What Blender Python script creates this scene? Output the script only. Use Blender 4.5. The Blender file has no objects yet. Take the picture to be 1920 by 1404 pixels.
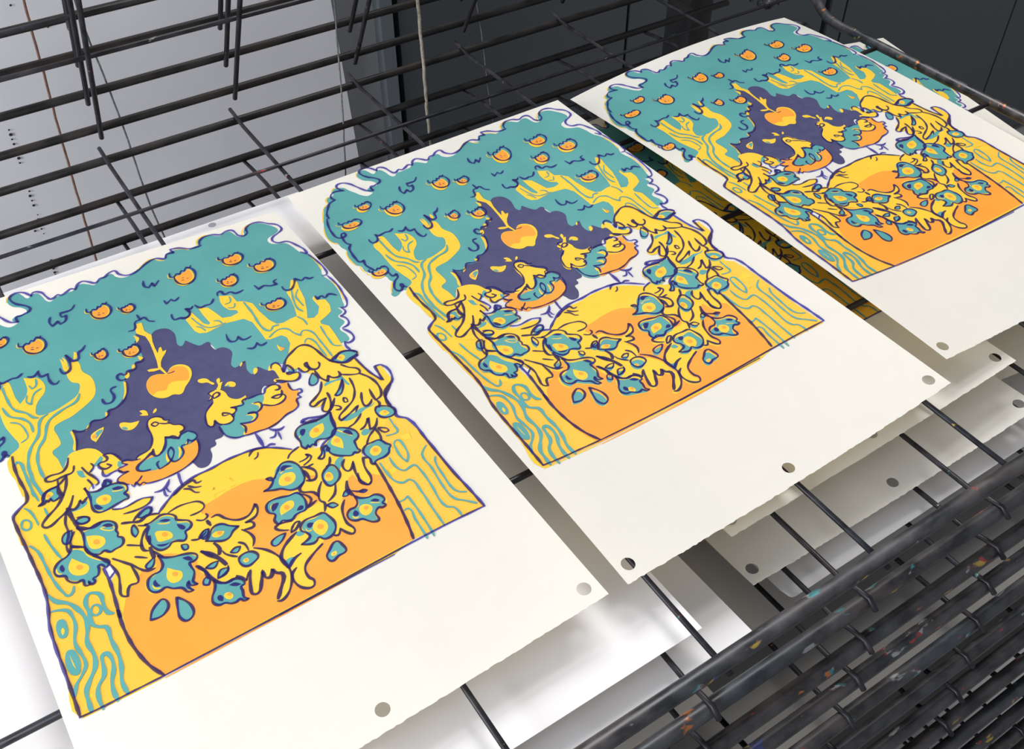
import bpy, bmesh, math, random
from mathutils import Vector, Matrix
from mathutils.geometry import delaunay_2d_cdt
random.seed(7)
SC = bpy.context.scene
COL = SC.collection

# ------------------------------------------------------------------ helpers
def tag(o, label=None, cat=None, group=None, kind=None):
    if label: o['label'] = label
    if cat: o['category'] = cat
    if group: o['group'] = group
    if kind: o['kind'] = kind
    return o

def empty(name, loc=(0, 0, 0), rot=(0, 0, 0)):
    o = bpy.data.objects.new(name, None); COL.objects.link(o)
    o.location = loc; o.rotation_euler = rot; o.empty_display_size = .02
    return o

class MB:
    """collects geometry for one mesh"""
    def __init__(s): s.v = []; s.f = []; s.m = []; s.sm = []
    def add(s, vs, fs, mi=0, smooth=False):
        b = len(s.v); s.v += [tuple(p) for p in vs]
        for f in fs: s.f.append([b + i for i in f]); s.m.append(mi); s.sm.append(smooth)
    def box(s, x0, x1, y0, y1, z0, z1, mi=0):
        s.add([(x0,y0,z0),(x1,y0,z0),(x1,y1,z0),(x0,y1,z0),(x0,y0,z1),(x1,y0,z1),(x1,y1,z1),(x0,y1,z1)],
              [(0,3,2,1),(4,5,6,7),(0,1,5,4),(1,2,6,5),(2,3,7,6),(3,0,4,7)], mi)
    def tube(s, pts, r, n=10, mi=0, caps=True):
        P = [Vector(p) for p in pts]; N = len(P); rs = r if isinstance(r, (list, tuple)) else [r] * N
        t0 = (P[1] - P[0]).normalized(); up = Vector((0, 0, 1)) if abs(t0.z) < .9 else Vector((0, 1, 0))
        a = t0.cross(up).normalized(); vs = []; fs = []
        for i in range(N):
            t = (P[min(i + 1, N - 1)] - P[max(i - 1, 0)]).normalized()
            a = (a - t * a.dot(t)).normalized(); b = t.cross(a)
            for k in range(n):
                an = 2 * math.pi * k / n
                vs.append(P[i] + (a * math.cos(an) + b * math.sin(an)) * rs[i])
        for i in range(N - 1):
            for k in range(n):
                k2 = (k + 1) % n
                fs.append((i * n + k, i * n + k2, (i + 1) * n + k2, (i + 1) * n + k))
        s.add(vs, fs, mi, True)
        if caps:
            for i, d in ((0, -1), (N - 1, 1)):
                t = ((P[1] - P[0]) if i == 0 else (P[-1] - P[-2])).normalized() * d
                c = len(s.v); s.v.append(tuple(P[i] + t * rs[i] * .5)); b = c - N * n if i == 0 else None
                base = c - (N * n) - (0 if i == 0 else 1)
                for k in range(n):
                    k2 = (k + 1) % n
                    q = (base + i * n + k, base + i * n + k2, c)
                    s.f.append(q if d > 0 else q[::-1]); s.m.append(mi); s.sm.append(True)
    def build(s, name, mats, parent=None):
        me = bpy.data.meshes.new(name); me.from_pydata(s.v, [], s.f)
        for m in (mats if isinstance(mats, (list, tuple)) else [mats]): me.materials.append(m)
        me.polygons.foreach_set('material_index', s.m); me.polygons.foreach_set('use_smooth', s.sm); me.update()
        o = bpy.data.objects.new(name, me); COL.objects.link(o)
        if parent: o.parent = parent
        return o

def curve(pts, n=4):
    """catmull-rom through 3d points"""
    P = [Vector(p) for p in pts]; out = []
    for i in range(len(P) - 1):
        a, b, c, d = P[max(i - 1, 0)], P[i], P[i + 1], P[min(i + 2, len(P) - 1)]
        for k in range(n):
            t = k / n
            out.append(.5 * ((2 * b) + (c - a) * t + (2 * a - 5 * b + 4 * c - d) * t * t + (3 * b - a - 3 * c + d) * t ** 3))
    return out + [P[-1]]

# ------------------------------------------------------------------ materials
def mat(name, col, rough=.6, metal=0., spec=.5):
    m = bpy.data.materials.new(name); m.use_nodes = True
    b = m.node_tree.nodes['Principled BSDF']
    b.inputs['Base Color'].default_value = (*col, 1); b.inputs['Roughness'].default_value = rough
    b.inputs['Metallic'].default_value = metal; b.inputs['Specular IOR Level'].default_value = spec
    return m

def noise_mat(name, c0, c1, scale, rough=.6, metal=0., spec=.5, detail=4, bump=0., lo=.35, hi=.65):
    m = mat(name, c0, rough, metal, spec); nt = m.node_tree; b = nt.nodes['Principled BSDF']
    tc = nt.nodes.new('ShaderNodeTexCoord'); n = nt.nodes.new('ShaderNodeTexNoise')
    n.inputs['Scale'].default_value = scale; n.inputs['Detail'].default_value = detail
    r = nt.nodes.new('ShaderNodeValToRGB'); r.color_ramp.elements[0].position = lo; r.color_ramp.elements[1].position = hi
    r.color_ramp.elements[0].color = (*c0, 1); r.color_ramp.elements[1].color = (*c1, 1)
    nt.links.new(tc.outputs['Object'], n.inputs['Vector']); nt.links.new(n.outputs['Fac'], r.inputs['Fac'])
    nt.links.new(r.outputs['Color'], b.inputs['Base Color'])
    if bump:
        bp = nt.nodes.new('ShaderNodeBump'); bp.inputs['Strength'].default_value = bump; bp.inputs['Distance'].default_value = .001
        nt.links.new(n.outputs['Fac'], bp.inputs['Height']); nt.links.new(bp.outputs['Normal'], b.inputs['Normal'])
    return m

def steel_mat(name, amount, base=(.012, .013, .015), lite=(.05, .052, .055), rough=.42):
    """dark ink-stained steel: worn noise plus dried splashes of ink in several colours"""
    m = mat(name, base, rough, .35, .45); nt = m.node_tree; L = nt.links.new; b = nt.nodes['Principled BSDF']
    tc = nt.nodes.new('ShaderNodeTexCoord'); mp = nt.nodes.new('ShaderNodeMapping')
    oi = nt.nodes.new('ShaderNodeObjectInfo')
    add = nt.nodes.new('ShaderNodeVectorMath'); add.operation = 'ADD'
    mul = nt.nodes.new('ShaderNodeVectorMath'); mul.operation = 'SCALE'; mul.inputs['Scale'].default_value = 9.
    cmb = nt.nodes.new('ShaderNodeCombineXYZ')
    for i in range(3): L(oi.outputs['Random'], cmb.inputs[i])
    L(cmb.outputs[0], mul.inputs[0]); L(tc.outputs['Object'], add.inputs[0]); L(mul.outputs[0], add.inputs[1])
    def noise(scale, detail, stretch=1.):
        mm = nt.nodes.new('ShaderNodeMapping'); mm.inputs['Scale'].default_value = (stretch, 1, 1); L(add.outputs[0], mm.inputs['Vector'])
        n = nt.nodes.new('ShaderNodeTexNoise'); n.inputs['Scale'].default_value = scale; n.inputs['Detail'].default_value = detail
        L(mm.outputs[0], n.inputs['Vector']); return n
    def ramp(src, p0, c0, p1, c1):
        r = nt.nodes.new('ShaderNodeValToRGB'); r.color_ramp.elements[0].position = p0; r.color_ramp.elements[1].position = p1
        r.color_ramp.elements[0].color = c0; r.color_ramp.elements[1].color = c1; L(src, r.inputs['Fac']); return r
    n1 = noise(75, 8, .5); c = ramp(n1.outputs['Fac'], .35, (*base, 1), .78, (*lite, 1)).outputs['Color']
    n0 = noise(20, 4, .5)
    tint = ramp(n0.outputs['Color'], .3, (.7, .9, 1.15, 1), .7, (1.3, .95, .9, 1))
    mx0 = nt.nodes.new('ShaderNodeMix'); mx0.data_type = 'RGBA'; mx0.blend_type = 'MULTIPLY'; mx0.inputs[0].default_value = .8
    L(c, mx0.inputs[6]); L(tint.outputs[0], mx0.inputs[7]); c = mx0.outputs[2]
    hue = noise(26, 1)
    hr = nt.nodes.new('ShaderNodeValToRGB'); hr.color_ramp.interpolation = 'CONSTANT'
    cols = [(0, (.02, .12, .25)), (.34, (.6, .18, .03)), (.42, (.05, .3, .33)), (.48, (.45, .45, .47)), (.54, (.5, .05, .05)), (.6, (.6, .4, .06)), (.66, (.05, .08, .3))]
    hr.color_ramp.elements[0].color = (*cols[0][1], 1); hr.color_ramp.elements[1].position = cols[1][0]; hr.color_ramp.elements[1].color = (*cols[1][1], 1)
    for p, q in cols[2:]:
        e = hr.color_ramp.elements.new(p); e.color = (*q, 1)
    L(hue.outputs['Fac'], hr.inputs['Fac'])
    sp = noise(110, 5, .4); k = ramp(sp.outputs['Fac'], .70 - amount, (0, 0, 0, 1), .74 - amount, (.6, .6, .6, 1))
    mx = nt.nodes.new('ShaderNodeMix'); mx.data_type = 'RGBA'; L(k.outputs['Color'], mx.inputs[0]); L(c, mx.inputs[6]); L(hr.outputs['Color'], mx.inputs[7])
    L(mx.outputs[2], b.inputs['Base Color'])
    rr = ramp(n1.outputs['Fac'], .3, (rough - .1,) * 3 + (1,), .8, (rough + .25,) * 3 + (1,)); L(rr.outputs['Color'], b.inputs['Roughness'])
    bp = nt.nodes.new('ShaderNodeBump'); bp.inputs['Strength'].default_value = .35; bp.inputs['Distance'].default_value = .0006
    L(n1.outputs['Fac'], bp.inputs['Height']); L(bp.outputs['Normal'], b.inputs['Normal'])
    return m

def paper_mat(name, col, fibre=.02, trans=.0):
    c1 = tuple(x * (1 - fibre) for x in col)
    m = noise_mat(name, c1, col, 60, .85, 0, .2, 3)
    if trans:
        nt = m.node_tree; b = nt.nodes['Principled BSDF']; out = nt.nodes['Material Output']
        t = nt.nodes.new('ShaderNodeBsdfTranslucent'); t.inputs['Color'].default_value = (col[0], col[1] * .88, col[2] * .62, 1)
        mx = nt.nodes.new('ShaderNodeMixShader'); mx.inputs[0].default_value = trans
        nt.links.new(b.outputs[0], mx.inputs[1]); nt.links.new(t.outputs[0], mx.inputs[2]); nt.links.new(mx.outputs[0], out.inputs[0])
    return m

def ink_film(name, body, film):
    """thin line ink: a little body colour of its own plus the colour it filters from below"""
    m = bpy.data.materials.new(name); m.use_nodes = True; nt = m.node_tree; nt.nodes.clear()
    o = nt.nodes.new('ShaderNodeOutputMaterial'); d = nt.nodes.new('ShaderNodeBsdfDiffuse'); t = nt.nodes.new('ShaderNodeBsdfTransparent'); a = nt.nodes.new('ShaderNodeAddShader')
    d.inputs['Color'].default_value = (*body, 1); t.inputs['Color'].default_value = (*film, 1)
    nt.links.new(d.outputs[0], a.inputs[0]); nt.links.new(t.outputs[0], a.inputs[1]); nt.links.new(a.outputs[0], o.inputs[0])
    return m

M_PAPER = paper_mat('cream printing paper', (.86, .84, .785), .015, .27)
M_WHITE = paper_mat('bright white paper', (.84, .83, .85), .01, .12)
M_GREY = paper_mat('pale grey paper', (.66, .65, .66), .02, .0)
M_DIM = paper_mat('shade toned paper', (.23, .222, .212), .03, .0)  # sheet colour darkened to stand for the shade between the lower rails
M_DUL = paper_mat('dull white paper', (.78, .76, .72), .03, .0)
M_TEAL = noise_mat('teal ink', (.072, .280, .276), (.083, .303, .298), 30, .6, 0, .3)
M_GLD = noise_mat('golden yellow ink', (.78, .42, .035), (.81, .445, .04), 30, .6, 0, .3)
M_YEL = noise_mat('yellow ink', (.75, .47, .027), (.785, .50, .034), 30, .6, 0, .3)
M_ORG = noise_mat('orange ink', (.79, .285, .026), (.83, .31, .032), 30, .6, 0, .3)
M_NAV = noise_mat('deep violet ink', (.042, .042, .118), (.054, .053, .136), 120, .6, 0, .3)
M_VIO = ink_film('violet line ink', (.026, .02, .062), (.19, .19, .50))
M_TUBE = steel_mat('ink stained steel tube', .062, (.022, .024, .026), (.115, .115, .112), .36)
M_ROD = steel_mat('ink stained steel rod', .02, (.01, .01, .012), (.045, .045, .05), .4)
M_REAR = steel_mat('rusty dark steel', -.06, (.011, .010, .0095), (.045, .04, .034), .5)
M_FRAME = noise_mat('black frame paint', (.006, .006, .007), (.014, .014, .015), 40, .5)
INK = {'P': 0, 'T': 1, 'Y': 2, 'O': 3, 'N': 4, 'V': 5, 'Z': 6}
PRINT_MATS = [M_PAPER, M_TEAL, M_YEL, M_ORG, M_NAV, M_VIO, M_GLD]

# ------------------------------------------------------------------ the printed picture (sheet coordinates, 0.1 mm)
SW, SL = 0.30940, 0.50546
ART = """FT0:0:258,1771 234,1757 175,1792 135,1800 122,1766 168,1690 218,1615 205,1580 203,1525 154,1468 117,1418 86,1358 89,1292 70,1266 52,1241 54,1159 62,1080 87,1025 69,957 66,883 34,849 23,822 36,714 85,583 169,413 221,325 264,307 278,255 305,226 353,226 371,207 381,152 422,132 461,141 500,166 522,226 556,294 590,362 632,397 697,376 664,324 689,294 734,290 787,291 792,255 766,207 709,157 689,82 711,32 747,13 792,16 815,62 843,119 888,90 922,94 949,159 964,233 988,256 1039,222 1094,223 1150,216 1188,214 1238,170 1276,167 1321,203 1358,234 1397,198 1443,175 1484,165 1523,162 1542,218 1585,261 1661,264 1736,213 1808,175 1877,144 1931,186 1985,201 1988,166 2043,124 2085,120 2140,135 2206,175 2293,160 2294,161 2315,94 2374,60 2443,71 2506,121 2557,100 2609,101 2629,156 2645,219 2690,237 2722,161 2776,109 2845,97 2900,121 2942,175 2979,239 2990,313 2950,353 2887,376 2848,403 2844,474 2898,520 2952,542 2986,632 3002,735 3041,813 3054,941 3049,1074 3022,1160 3043,1277 3040,1420 3004,1572 2979,1641 2931,1625 2940,1698 2888,1721 2901,1814 2828,1869 2845,1961 2830,2030 2761,2029 2697,2078 2513,2059 2384,1927 2304,1978 2267,1976 2223,1930 2167,1991 2128,1954 2107,1918 2060,1960 2026,1955 2014,1898 2042,1799 1984,1816 1948,1814 1936,1756 1990,1627 1956,1550 1924,1560 1903,1476 1887,1423 1849,1424 1806,1416 1769,1370 1746,1309 1704,1347 1671,1333 1681,1231 1702,1151 1669,1090 1615,1062 1554,1077 1504,1037 1447,1007 1436,1101 1398,1122 1417,1106 1410,1178 1401,1309 1371,1340 1336,1325 1315,1385 1274,1390 1219,1437 1194,1535 1160,1624 1109,1673 1045,1713 991,1711 982,1752 925,1774 858,1752 818,1801 767,1809 726,1785 714,1758 711,1859 675,1974 637,1974 592,2018 545,2097 516,1956 496,1806 351,1710 279,1774
FN1:0:1553,1084 1588,1060 1632,1066 1675,1098 1696,1155 1684,1233 1673,1327 1699,1355 1746,1305 1780,1383 1819,1424 1867,1421 1887,1423 1884,1476 1922,1566 1963,1557 1988,1608 1953,1720 1931,1768 1947,1816 1986,1813 2042,1784 2014,1887 2029,1958 2060,1960 2101,1906 2137,1975 2176,2002 2191,2122 2147,2138 2098,2145 2065,2116 2017,2146 1979,2233 1828,2268 1717,2301 1624,2317 1599,2418 1532,2421 1523,2470 1477,2479 1455,2562 1410,2616 1359,2608 1337,2550 1295,2441 1112,2380 1020,2295 927,2261 902,2194 823,2117 793,2034 729,1985 679,1971 711,1859 717,1760 767,1809 818,1801 858,1752 925,1774 982,1752 991,1711 1045,1713 1109,1673 1160,1624 1196,1536 1217,1443 1274,1390 1315,1385 1336,1325 1371,1340 1401,1309 1413,1181 1417,1106 1406,1097 1445,1076 1445,1011 1495,1065 1516,1107
CN1:18:1553,1084 1588,1060 1632,1066 1675,1098 1696,1155 1684,1233 1673,1327 1699,1355 1746,1305 1780,1383 1819,1424 1867,1421 1887,1423 1884,1476 1922,1566 1963,1557 1988,1608 1953,1720 1931,1768 1947,1816 1986,1813 2042,1784 2014,1887 2029,1958 2060,1960 2101,1906 2137,1975 2176,2002 2191,2122 2147,2138 2098,2145 2065,2116 2017,2146 1979,2233 1828,2268 1717,2301 1624,2317 1599,2418 1532,2421 1523,2470 1477,2479 1455,2562 1410,2616 1359,2608 1337,2550 1295,2441 1112,2380 1020,2295 927,2261 902,2194 823,2117 793,2034 729,1985 679,1971 711,1859 717,1760 767,1809 818,1801 858,1752 925,1774 982,1752 991,1711 1045,1713 1109,1673 1160,1624 1196,1536 1217,1443 1274,1390 1315,1385 1336,1325 1371,1340 1401,1309 1413,1181 1417,1106 1406,1097 1445,1076 1445,1011 1495,1065 1516,1107
FY2:0:85,3990 198,3995 393,4003 578,4012 531,3899 491,3720 485,3532 509,3377 499,3406 516,3271 519,3174 513,3079 626,2318 573,2187 548,2087 543,1973 531,1885 599,1848 607,1765 611,1654 676,1628 743,1620 818,1589 887,1554 954,1502 989,1413 995,1290 957,1193 965,1097 955,1061 915,1050 901,1070 850,1152 857,1270 896,1310 883,1372 843,1428 756,1467 633,1494 543,1469 557,1377 586,1329 651,1262 674,1194 666,1118 645,1076 601,1055 560,1022 558,1105 551,1169 521,1232 466,1285 454,1202 457,1053 454,1017 428,993 397,1015 449,1033 419,1028 382,1048 322,1075 320,1208 313,1458 334,1579 347,1707 261,1766 239,1915 243,2045 253,2188 227,2258 156,2300 145,2314 140,2556 147,2873 153,3076 112,3280 99,3455 94,3698
FY2:0:854,960 873,1039 861,1119 861,1148 842,1107 848,1037
FY2:0:871,955 887,988 886,1060 868,1121 843,1148 868,1092 872,1022
FY2:0:969,945 983,969 955,1032 939,1029
GY2:0:2426,1798 2306,1994 2495,2395 2453,3046 2404,3271 2375,3487 2353,3682 2314,3903 2292,3993 2823,4022 2808,3664 2805,3287 2799,3153 2781,3028 2729,2972 2753,2853 2764,2750 2867,2651 2897,2609 2901,2433 2853,2414 2830,2584 2795,2450 2770,2239 2754,2110 2760,2021 2770,1893 2774,1786 2733,1729 2740,1693 2816,1663 2869,1632 2897,1549 2896,1470 2832,1434 2835,1375 2810,1402 2813,1525 2770,1597 2718,1628 2670,1603 2716,1492 2758,1366 2783,1205 2803,1128 2789,1082 2769,1068 2704,1187 2669,1198 2660,1315 2640,1422 2610,1529 2551,1529 2486,1542 2435,1524 2403,1444 2380,1295 2375,1172 2324,1107 2276,1080 2269,980 2181,930 2158,1010 2159,1079 2181,1144 2233,1182 2230,1218 2164,1232 2097,1207 2072,1104 2047,1021 1979,975 1978,1075 1991,1215 1971,1223 1944,1184 1912,998 1839,1065 1850,1233 1870,1278 1924,1306 2094,1284 2236,1314 2279,1393 2284,1558 2284,1645 2313,1665 2407,1671 2434,1717
GZ2:0:2398,3267 2557,3091 2648,2957 2728,2974 2780,3030 2798,3155 2804,3289 2808,3664 2821,4020 2292,3993 2314,3903 2353,3682 2375,3487
GZ2:0:152,2335 179,2572 237,2779 306,3030 338,3112 375,3176 443,3320 516,3271 499,3406 509,3377 485,3532 491,3720 531,3899 578,4012 86,3990 92,3815 96,3648 99,3455 113,3290 132,3197 151,3084 155,2958 155,2766 149,2551 141,2416
FY3:0:973,2833 1068,2764 1190,2695 1296,2671 1411,2671 1528,2654 1675,2664 1769,2685 1870,2747 1962,2830 2084,2941 2280,3075 2398,3267 2394,3356 2375,3487 2353,3682 2314,3903
GY3:0:1962,2830 2398,3267 2375,3487 2353,3682 2314,3903 2292,3993 2130,4026 1329,4021 578,4012 531,3899 491,3720 484,3597 502,3420 512,3367 531,3182 735,3010 973,2833 1528,2654
GO4:0:733,3207 669,3275 606,3322 558,3378 514,3464 512,3475 496,3605 506,3775 531,3899 578,4012 2292,3993 2314,3903 2353,3682 2374,3393 2370,3390 2314,3331 2124,3210 1858,3053 1708,2975 1621,2927 1544,2913 1435,2919 1347,2935 1262,2946 1156,3011 917,3133
FY5:0:586,2039 609,1993 637,1972 684,1974 743,1989 788,2025 811,2065 830,2118 871,2140 898,2180 914,2240 893,2281 818,2304 769,2283 766,2220 753,2187 730,2184 704,2215 711,2292 714,2359 673,2340 636,2386 669,2524 726,2630 778,2660 858,2651 927,2654 981,2679 956,2706 900,2731 856,2746 909,2794 972,2836 1010,2879 1061,2868 1128,2859 1214,2883 1251,2929 1243,2969 1210,2992 1228,3027 1225,3075 1237,3049 1254,3077 1302,3084 1351,3159 1412,3203 1471,3196 1535,3132 1544,3178 1502,3235 1442,3244 1472,3267 1456,3309 1390,3291 1423,3363 1418,3413 1383,3454 1448,3521 1499,3617 1503,3693 1511,3760 1475,3857 1425,3912 1369,3934 1347,3919 1391,3869 1462,3752 1439,3731 1420,3688 1386,3736 1351,3720 1362,3658 1320,3741 1268,3805 1244,3791 1242,3758 1295,3623 1262,3671 1218,3657 1131,3614 1085,3541 1039,3469 1021,3381 1028,3397 1042,3323 958,3225 841,3176 799,3251 760,3256 709,3191 677,3158 681,3253 668,3294 623,3304 582,3360 553,3341 559,3281 583,3177 576,3111 560,3048 525,2973 481,2881 470,2680 471,2527 419,2602 354,2570 315,2554 295,2520 294,2497 382,2422 436,2367 519,2187 424,2142 419,2114 444,2101 518,2109
GP6:0:527,3098 561,3068 576,3121 530,3166
FY5:0:2283,1994 2320,1944 2398,1898 2469,1870 2518,1888 2552,1958 2571,2079 2604,2185 2669,2229 2721,2259 2730,2391 2766,2504 2782,2616 2722,2744 2687,2774 2666,2829 2594,2928 2544,2986 2461,3072 2392,3101 2340,3166 2316,3261 2307,3376 2273,3424 2241,3403 2219,3328 2212,3275 2163,3302 2116,3395 2072,3412 2018,3502 1990,3623 2005,3705 1984,3729 1955,3706 1926,3651 1899,3687 1874,3664 1802,3669 1740,3697 1661,3727 1610,3766 1585,3851 1608,3917 1581,3949 1532,3930 1497,3857 1512,3791 1523,3727 1518,3677 1514,3617 1552,3569 1629,3525 1673,3500 1652,3492 1650,3463 1573,3419 1573,3394 1691,3408 1819,3364 1904,3361 1932,3322 1923,3270 1849,3213 1856,3182 1911,3137 1978,3158 2004,3104 1944,3014 1943,2981 1895,2899 1913,2862 2014,2830 2115,2912 2259,2908 2311,2840 2327,2718 2356,2643 2317,2630 2312,2593 2357,2548 2308,2555 2260,2522 2265,2484 2379,2409 2432,2331 2447,2195 2427,2138 2385,2167 2351,2100 2310,2087
FY5:0:2199,1944 2235,1943 2249,2015 2250,2075 2302,2103 2336,2151 2298,2203 2243,2190 2187,2151 2143,2127 2146,2103 2190,2114 2193,2036
FY5:0:1491,1574 1532,1536 1572,1523 1626,1547 1660,1600 1654,1677 1617,1739 1559,1793 1505,1848 1452,1820 1407,1824 1369,1811 1326,1763 1307,1694 1316,1616 1345,1564 1384,1540 1430,1546
FO6:0:1488,1583 1529,1542 1575,1540 1619,1565 1639,1608 1633,1670 1599,1731 1547,1709 1493,1688 1462,1699 1424,1744 1366,1723 1324,1744 1308,1681 1317,1617 1345,1567 1385,1544 1433,1550
GY5:0:1482,896 1529,902 1513,1011 1544,1094 1525,1163 1515,1248 1512,1321 1543,1266 1559,1265 1552,1321 1583,1320 1565,1349 1524,1390 1497,1431 1481,1480 1494,1577 1479,1570 1463,1505 1420,1501 1383,1482 1378,1458 1408,1461 1457,1483 1475,1402 1491,1278 1501,1162 1498,1080 1450,1009 1455,973
FY5:0:1663,1780 1691,1779 1723,1800 1738,1845 1753,1888 1744,1892 1714,1843 1676,1826 1658,1799
FY5:0:1785,1853 1808,1846 1805,1874 1790,1899 1814,1901 1789,1935 1761,1972 1743,1960 1770,1921
FY5:0:1808,1954 1846,1927 1879,1945 1889,1976 1870,2001 1841,1984
FT6:0:1810,1960 1840,1954 1838,1979
FY5:0:1021,1886 1045,1889 1091,1924 1149,1937 1126,1967 1076,1993 1033,1973 1013,1938
FT6:0:1017,1934 1041,1937 1054,1972 1034,1971
FY5:0:1182,1844 1209,1850 1225,1876 1222,1923 1189,1906 1169,1887 1193,1885
FY5:0:1257,1922 1274,1895 1295,1884 1294,1904 1273,1922
FY5:0:800,1925 808,1885 857,1859 912,1853 900,1882 865,1923 819,1967
FT6:0:842,1882 891,1869 896,1879 865,1910 828,1937
FO6:0:809,1912 822,1888 842,1893 840,1913 818,1930
FO5:0:837,2389 866,2372 899,2370 870,2338 872,2303 912,2306 943,2309 914,2277 913,2257 971,2275 1097,2307 1366,2363 1425,2352 1418,2423 1380,2499 1297,2542 1206,2566 1126,2565 1049,2555 1000,2537 974,2543 947,2529 930,2487 917,2514 904,2493 893,2480 837,2436
FT6:0:984,2367 1030,2337 1090,2330 1160,2337 1202,2290 1245,2217 1319,2267 1365,2233 1413,2242 1442,2286 1442,2322 1408,2340 1366,2363 1323,2366 1302,2421 1264,2457 1215,2455 1167,2453 1107,2462 1021,2431 985,2398
FY7:0:1190,1997 1214,1967 1261,1967 1293,1995 1302,2030 1329,2058 1311,2063 1338,2103 1369,2134 1398,2170 1394,2201 1364,2213 1344,2245 1303,2241 1282,2209 1249,2207 1216,2274 1166,2322 1130,2330 1121,2286 1094,2305 1056,2310 1007,2299 1013,2275 1111,2247 1159,2185 1175,2131 1175,2066
FY7:0:1362,2328 1372,2344 1357,2363 1337,2369 1349,2345
FY7:0:1295,2340 1306,2367 1278,2430 1254,2450 1281,2394
FY7:0:1207,2344 1198,2413 1207,2456 1190,2457 1182,2402
FO5:0:2158,2174 2217,2186 2218,2284 2250,2313 2215,2367 2192,2435 2147,2473 2076,2491 1963,2542 1869,2537 1800,2516 1775,2522 1744,2504 1766,2453 1770,2403 1840,2424 1903,2360 1970,2310 2049,2353 2143,2317 2151,2239
FT6:0:1796,2219 1900,2182 2004,2192 2009,2226 1962,2318 1901,2345 1893,2380 1835,2414 1772,2398 1773,2458 1730,2507 1670,2495 1620,2432 1616,2318 1686,2333 1734,2312
FY7:0:1772,2398 1778,2435 1764,2478 1739,2507 1731,2495 1758,2461 1760,2396
FY7:0:2029,2197 2071,2155 2137,2160 2152,2196 2151,2239 2149,2293 2144,2325 2094,2354 2025,2347 1971,2297 2002,2249
FY7:0:1667,1972 1712,1950 1758,1967 1786,2018 1790,2084 1831,2135 1868,2143 1901,2135 1895,2162 1845,2197 1782,2209 1772,2250 1731,2269 1732,2317 1678,2334 1625,2294 1609,2251 1583,2296 1556,2273 1558,2206 1590,2133 1671,2072 1684,2018 1649,2029 1674,2004
FY7:0:1815,2329 1853,2333 1883,2346 1878,2377 1837,2409 1804,2406 1858,2383 1847,2346
FY7:0:1898,2240 1945,2245 1967,2266 1957,2301 1912,2339 1938,2302 1919,2262
FY2:0:1992,1809 2023,1779 2019,1798 1995,1824
FY2:0:2045,1964 2072,1901 2091,1907 2073,1953
FY2:0:2151,1985 2191,1938 2202,1945 2173,1995
FY2:0:1415,1106 1421,1014 1450,1063 1433,1099 1409,1114
FY2:0:1372,1260 1401,1309 1374,1343 1367,1301
FY2:0:1301,1338 1323,1338 1313,1384 1285,1397
FY2:0:1233,1382 1251,1401 1229,1458 1213,1455
FY2:0:1183,1478 1199,1495 1179,1581 1145,1642 1114,1670 1157,1581
FY2:0:965,1714 986,1727 974,1753 953,1766
FY2:0:818,1775 842,1765 821,1803 788,1820
FY2:0:692,1763 707,1767 703,1880 674,1968 661,1959 688,1869
FY6:0:2333,1750 2341,1794 2362,1832 2329,1840 2321,1796
FO7:0:2341,1794 2361,1823 2339,1840 2330,1818
FT6:0:620,2159 654,2176 658,2239 670,2250 634,2240 619,2200
FT6:0:782,2133 803,2116 813,2135 798,2168 759,2191 733,2174
FT6:0:893,2232 911,2250 893,2293 876,2282
FT6:0:470,2492 523,2505 587,2492 602,2467 568,2456 528,2486 482,2489
FT6:0:2451,2359 2550,2369 2594,2356 2606,2480 2590,2476 2572,2399 2435,2391
FT6:0:2562,2744 2628,2762 2680,2742 2641,2771 2584,2773 2493,2805 2392,2789 2390,2774 2501,2756
FT6:0:2443,2969 2484,2945 2519,2982 2490,3001 2447,2998
FT6:0:2150,3123 2207,3081 2241,3092 2189,3150 2162,3186
FT6:0:2296,2025 2303,2082 2346,2089 2308,2130 2280,2110
FT6:0:1518,3677 1575,3674 1579,3682 1522,3737
FT6:0:1665,3517 1701,3509 1714,3550 1675,3546
FT6:0:351,2267 373,2245 409,2222 458,2226 450,2279 457,2318 407,2336 381,2296 354,2312
FY5:0:349,2263 372,2239 412,2214 465,2218 456,2276 465,2319 409,2339 381,2295 351,2312
CV10:17:342,2316 352,2265 375,2235 417,2222 469,2227 455,2276 461,2321 438,2334 407,2336 401,2304 380,2324 370,2306 345,2329 310,2323
FY7:0:381,2241 411,2241 425,2277 398,2290 370,2306
FO8:0:407,2282 401,2290 391,2288 383,2278 382,2265 389,2257 399,2258 407,2269
FT6:0:618,2368 637,2404 702,2419 746,2403 804,2418 849,2470 849,2529 846,2573 822,2598 760,2597 703,2620 655,2616 618,2586 613,2520
FY5:0:610,2352 632,2392 702,2407 750,2391 813,2407 863,2464 862,2528 859,2576 833,2603 766,2601 703,2627 650,2623 611,2590 605,2518
CV10:17:619,2339 628,2386 666,2412 702,2419 745,2406 782,2413 825,2425 862,2455 870,2502 852,2531 835,2537 847,2569 841,2599 827,2595 782,2600 742,2607 686,2614 642,2608 615,2573 613,2520 627,2450
FY7:0:652,2492 686,2471 735,2487 746,2531 714,2563 662,2544
FO8:0:722,2524 714,2533 702,2531 694,2520 694,2506 702,2497 713,2499 721,2510
FT6:0:496,2714 535,2708 591,2696 643,2698 685,2732 691,2796 679,2865 695,2918 671,2956 632,2961 595,2963 561,2929 510,2930 478,2879 473,2801
FY5:0:489,2700 532,2693 593,2680 650,2682 696,2719 702,2790 689,2864 706,2923 680,2964 638,2970 597,2971 561,2935 505,2935 470,2880 464,2795
CV10:17:474,2640 486,2675 530,2699 585,2692 643,2698 681,2723 699,2758 694,2798 685,2814 688,2849 678,2869 699,2894 698,2931 674,2958 632,2961 601,2967 567,2934 535,2943 504,2925 474,2881 471,2832 484,2776 492,2717
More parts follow.
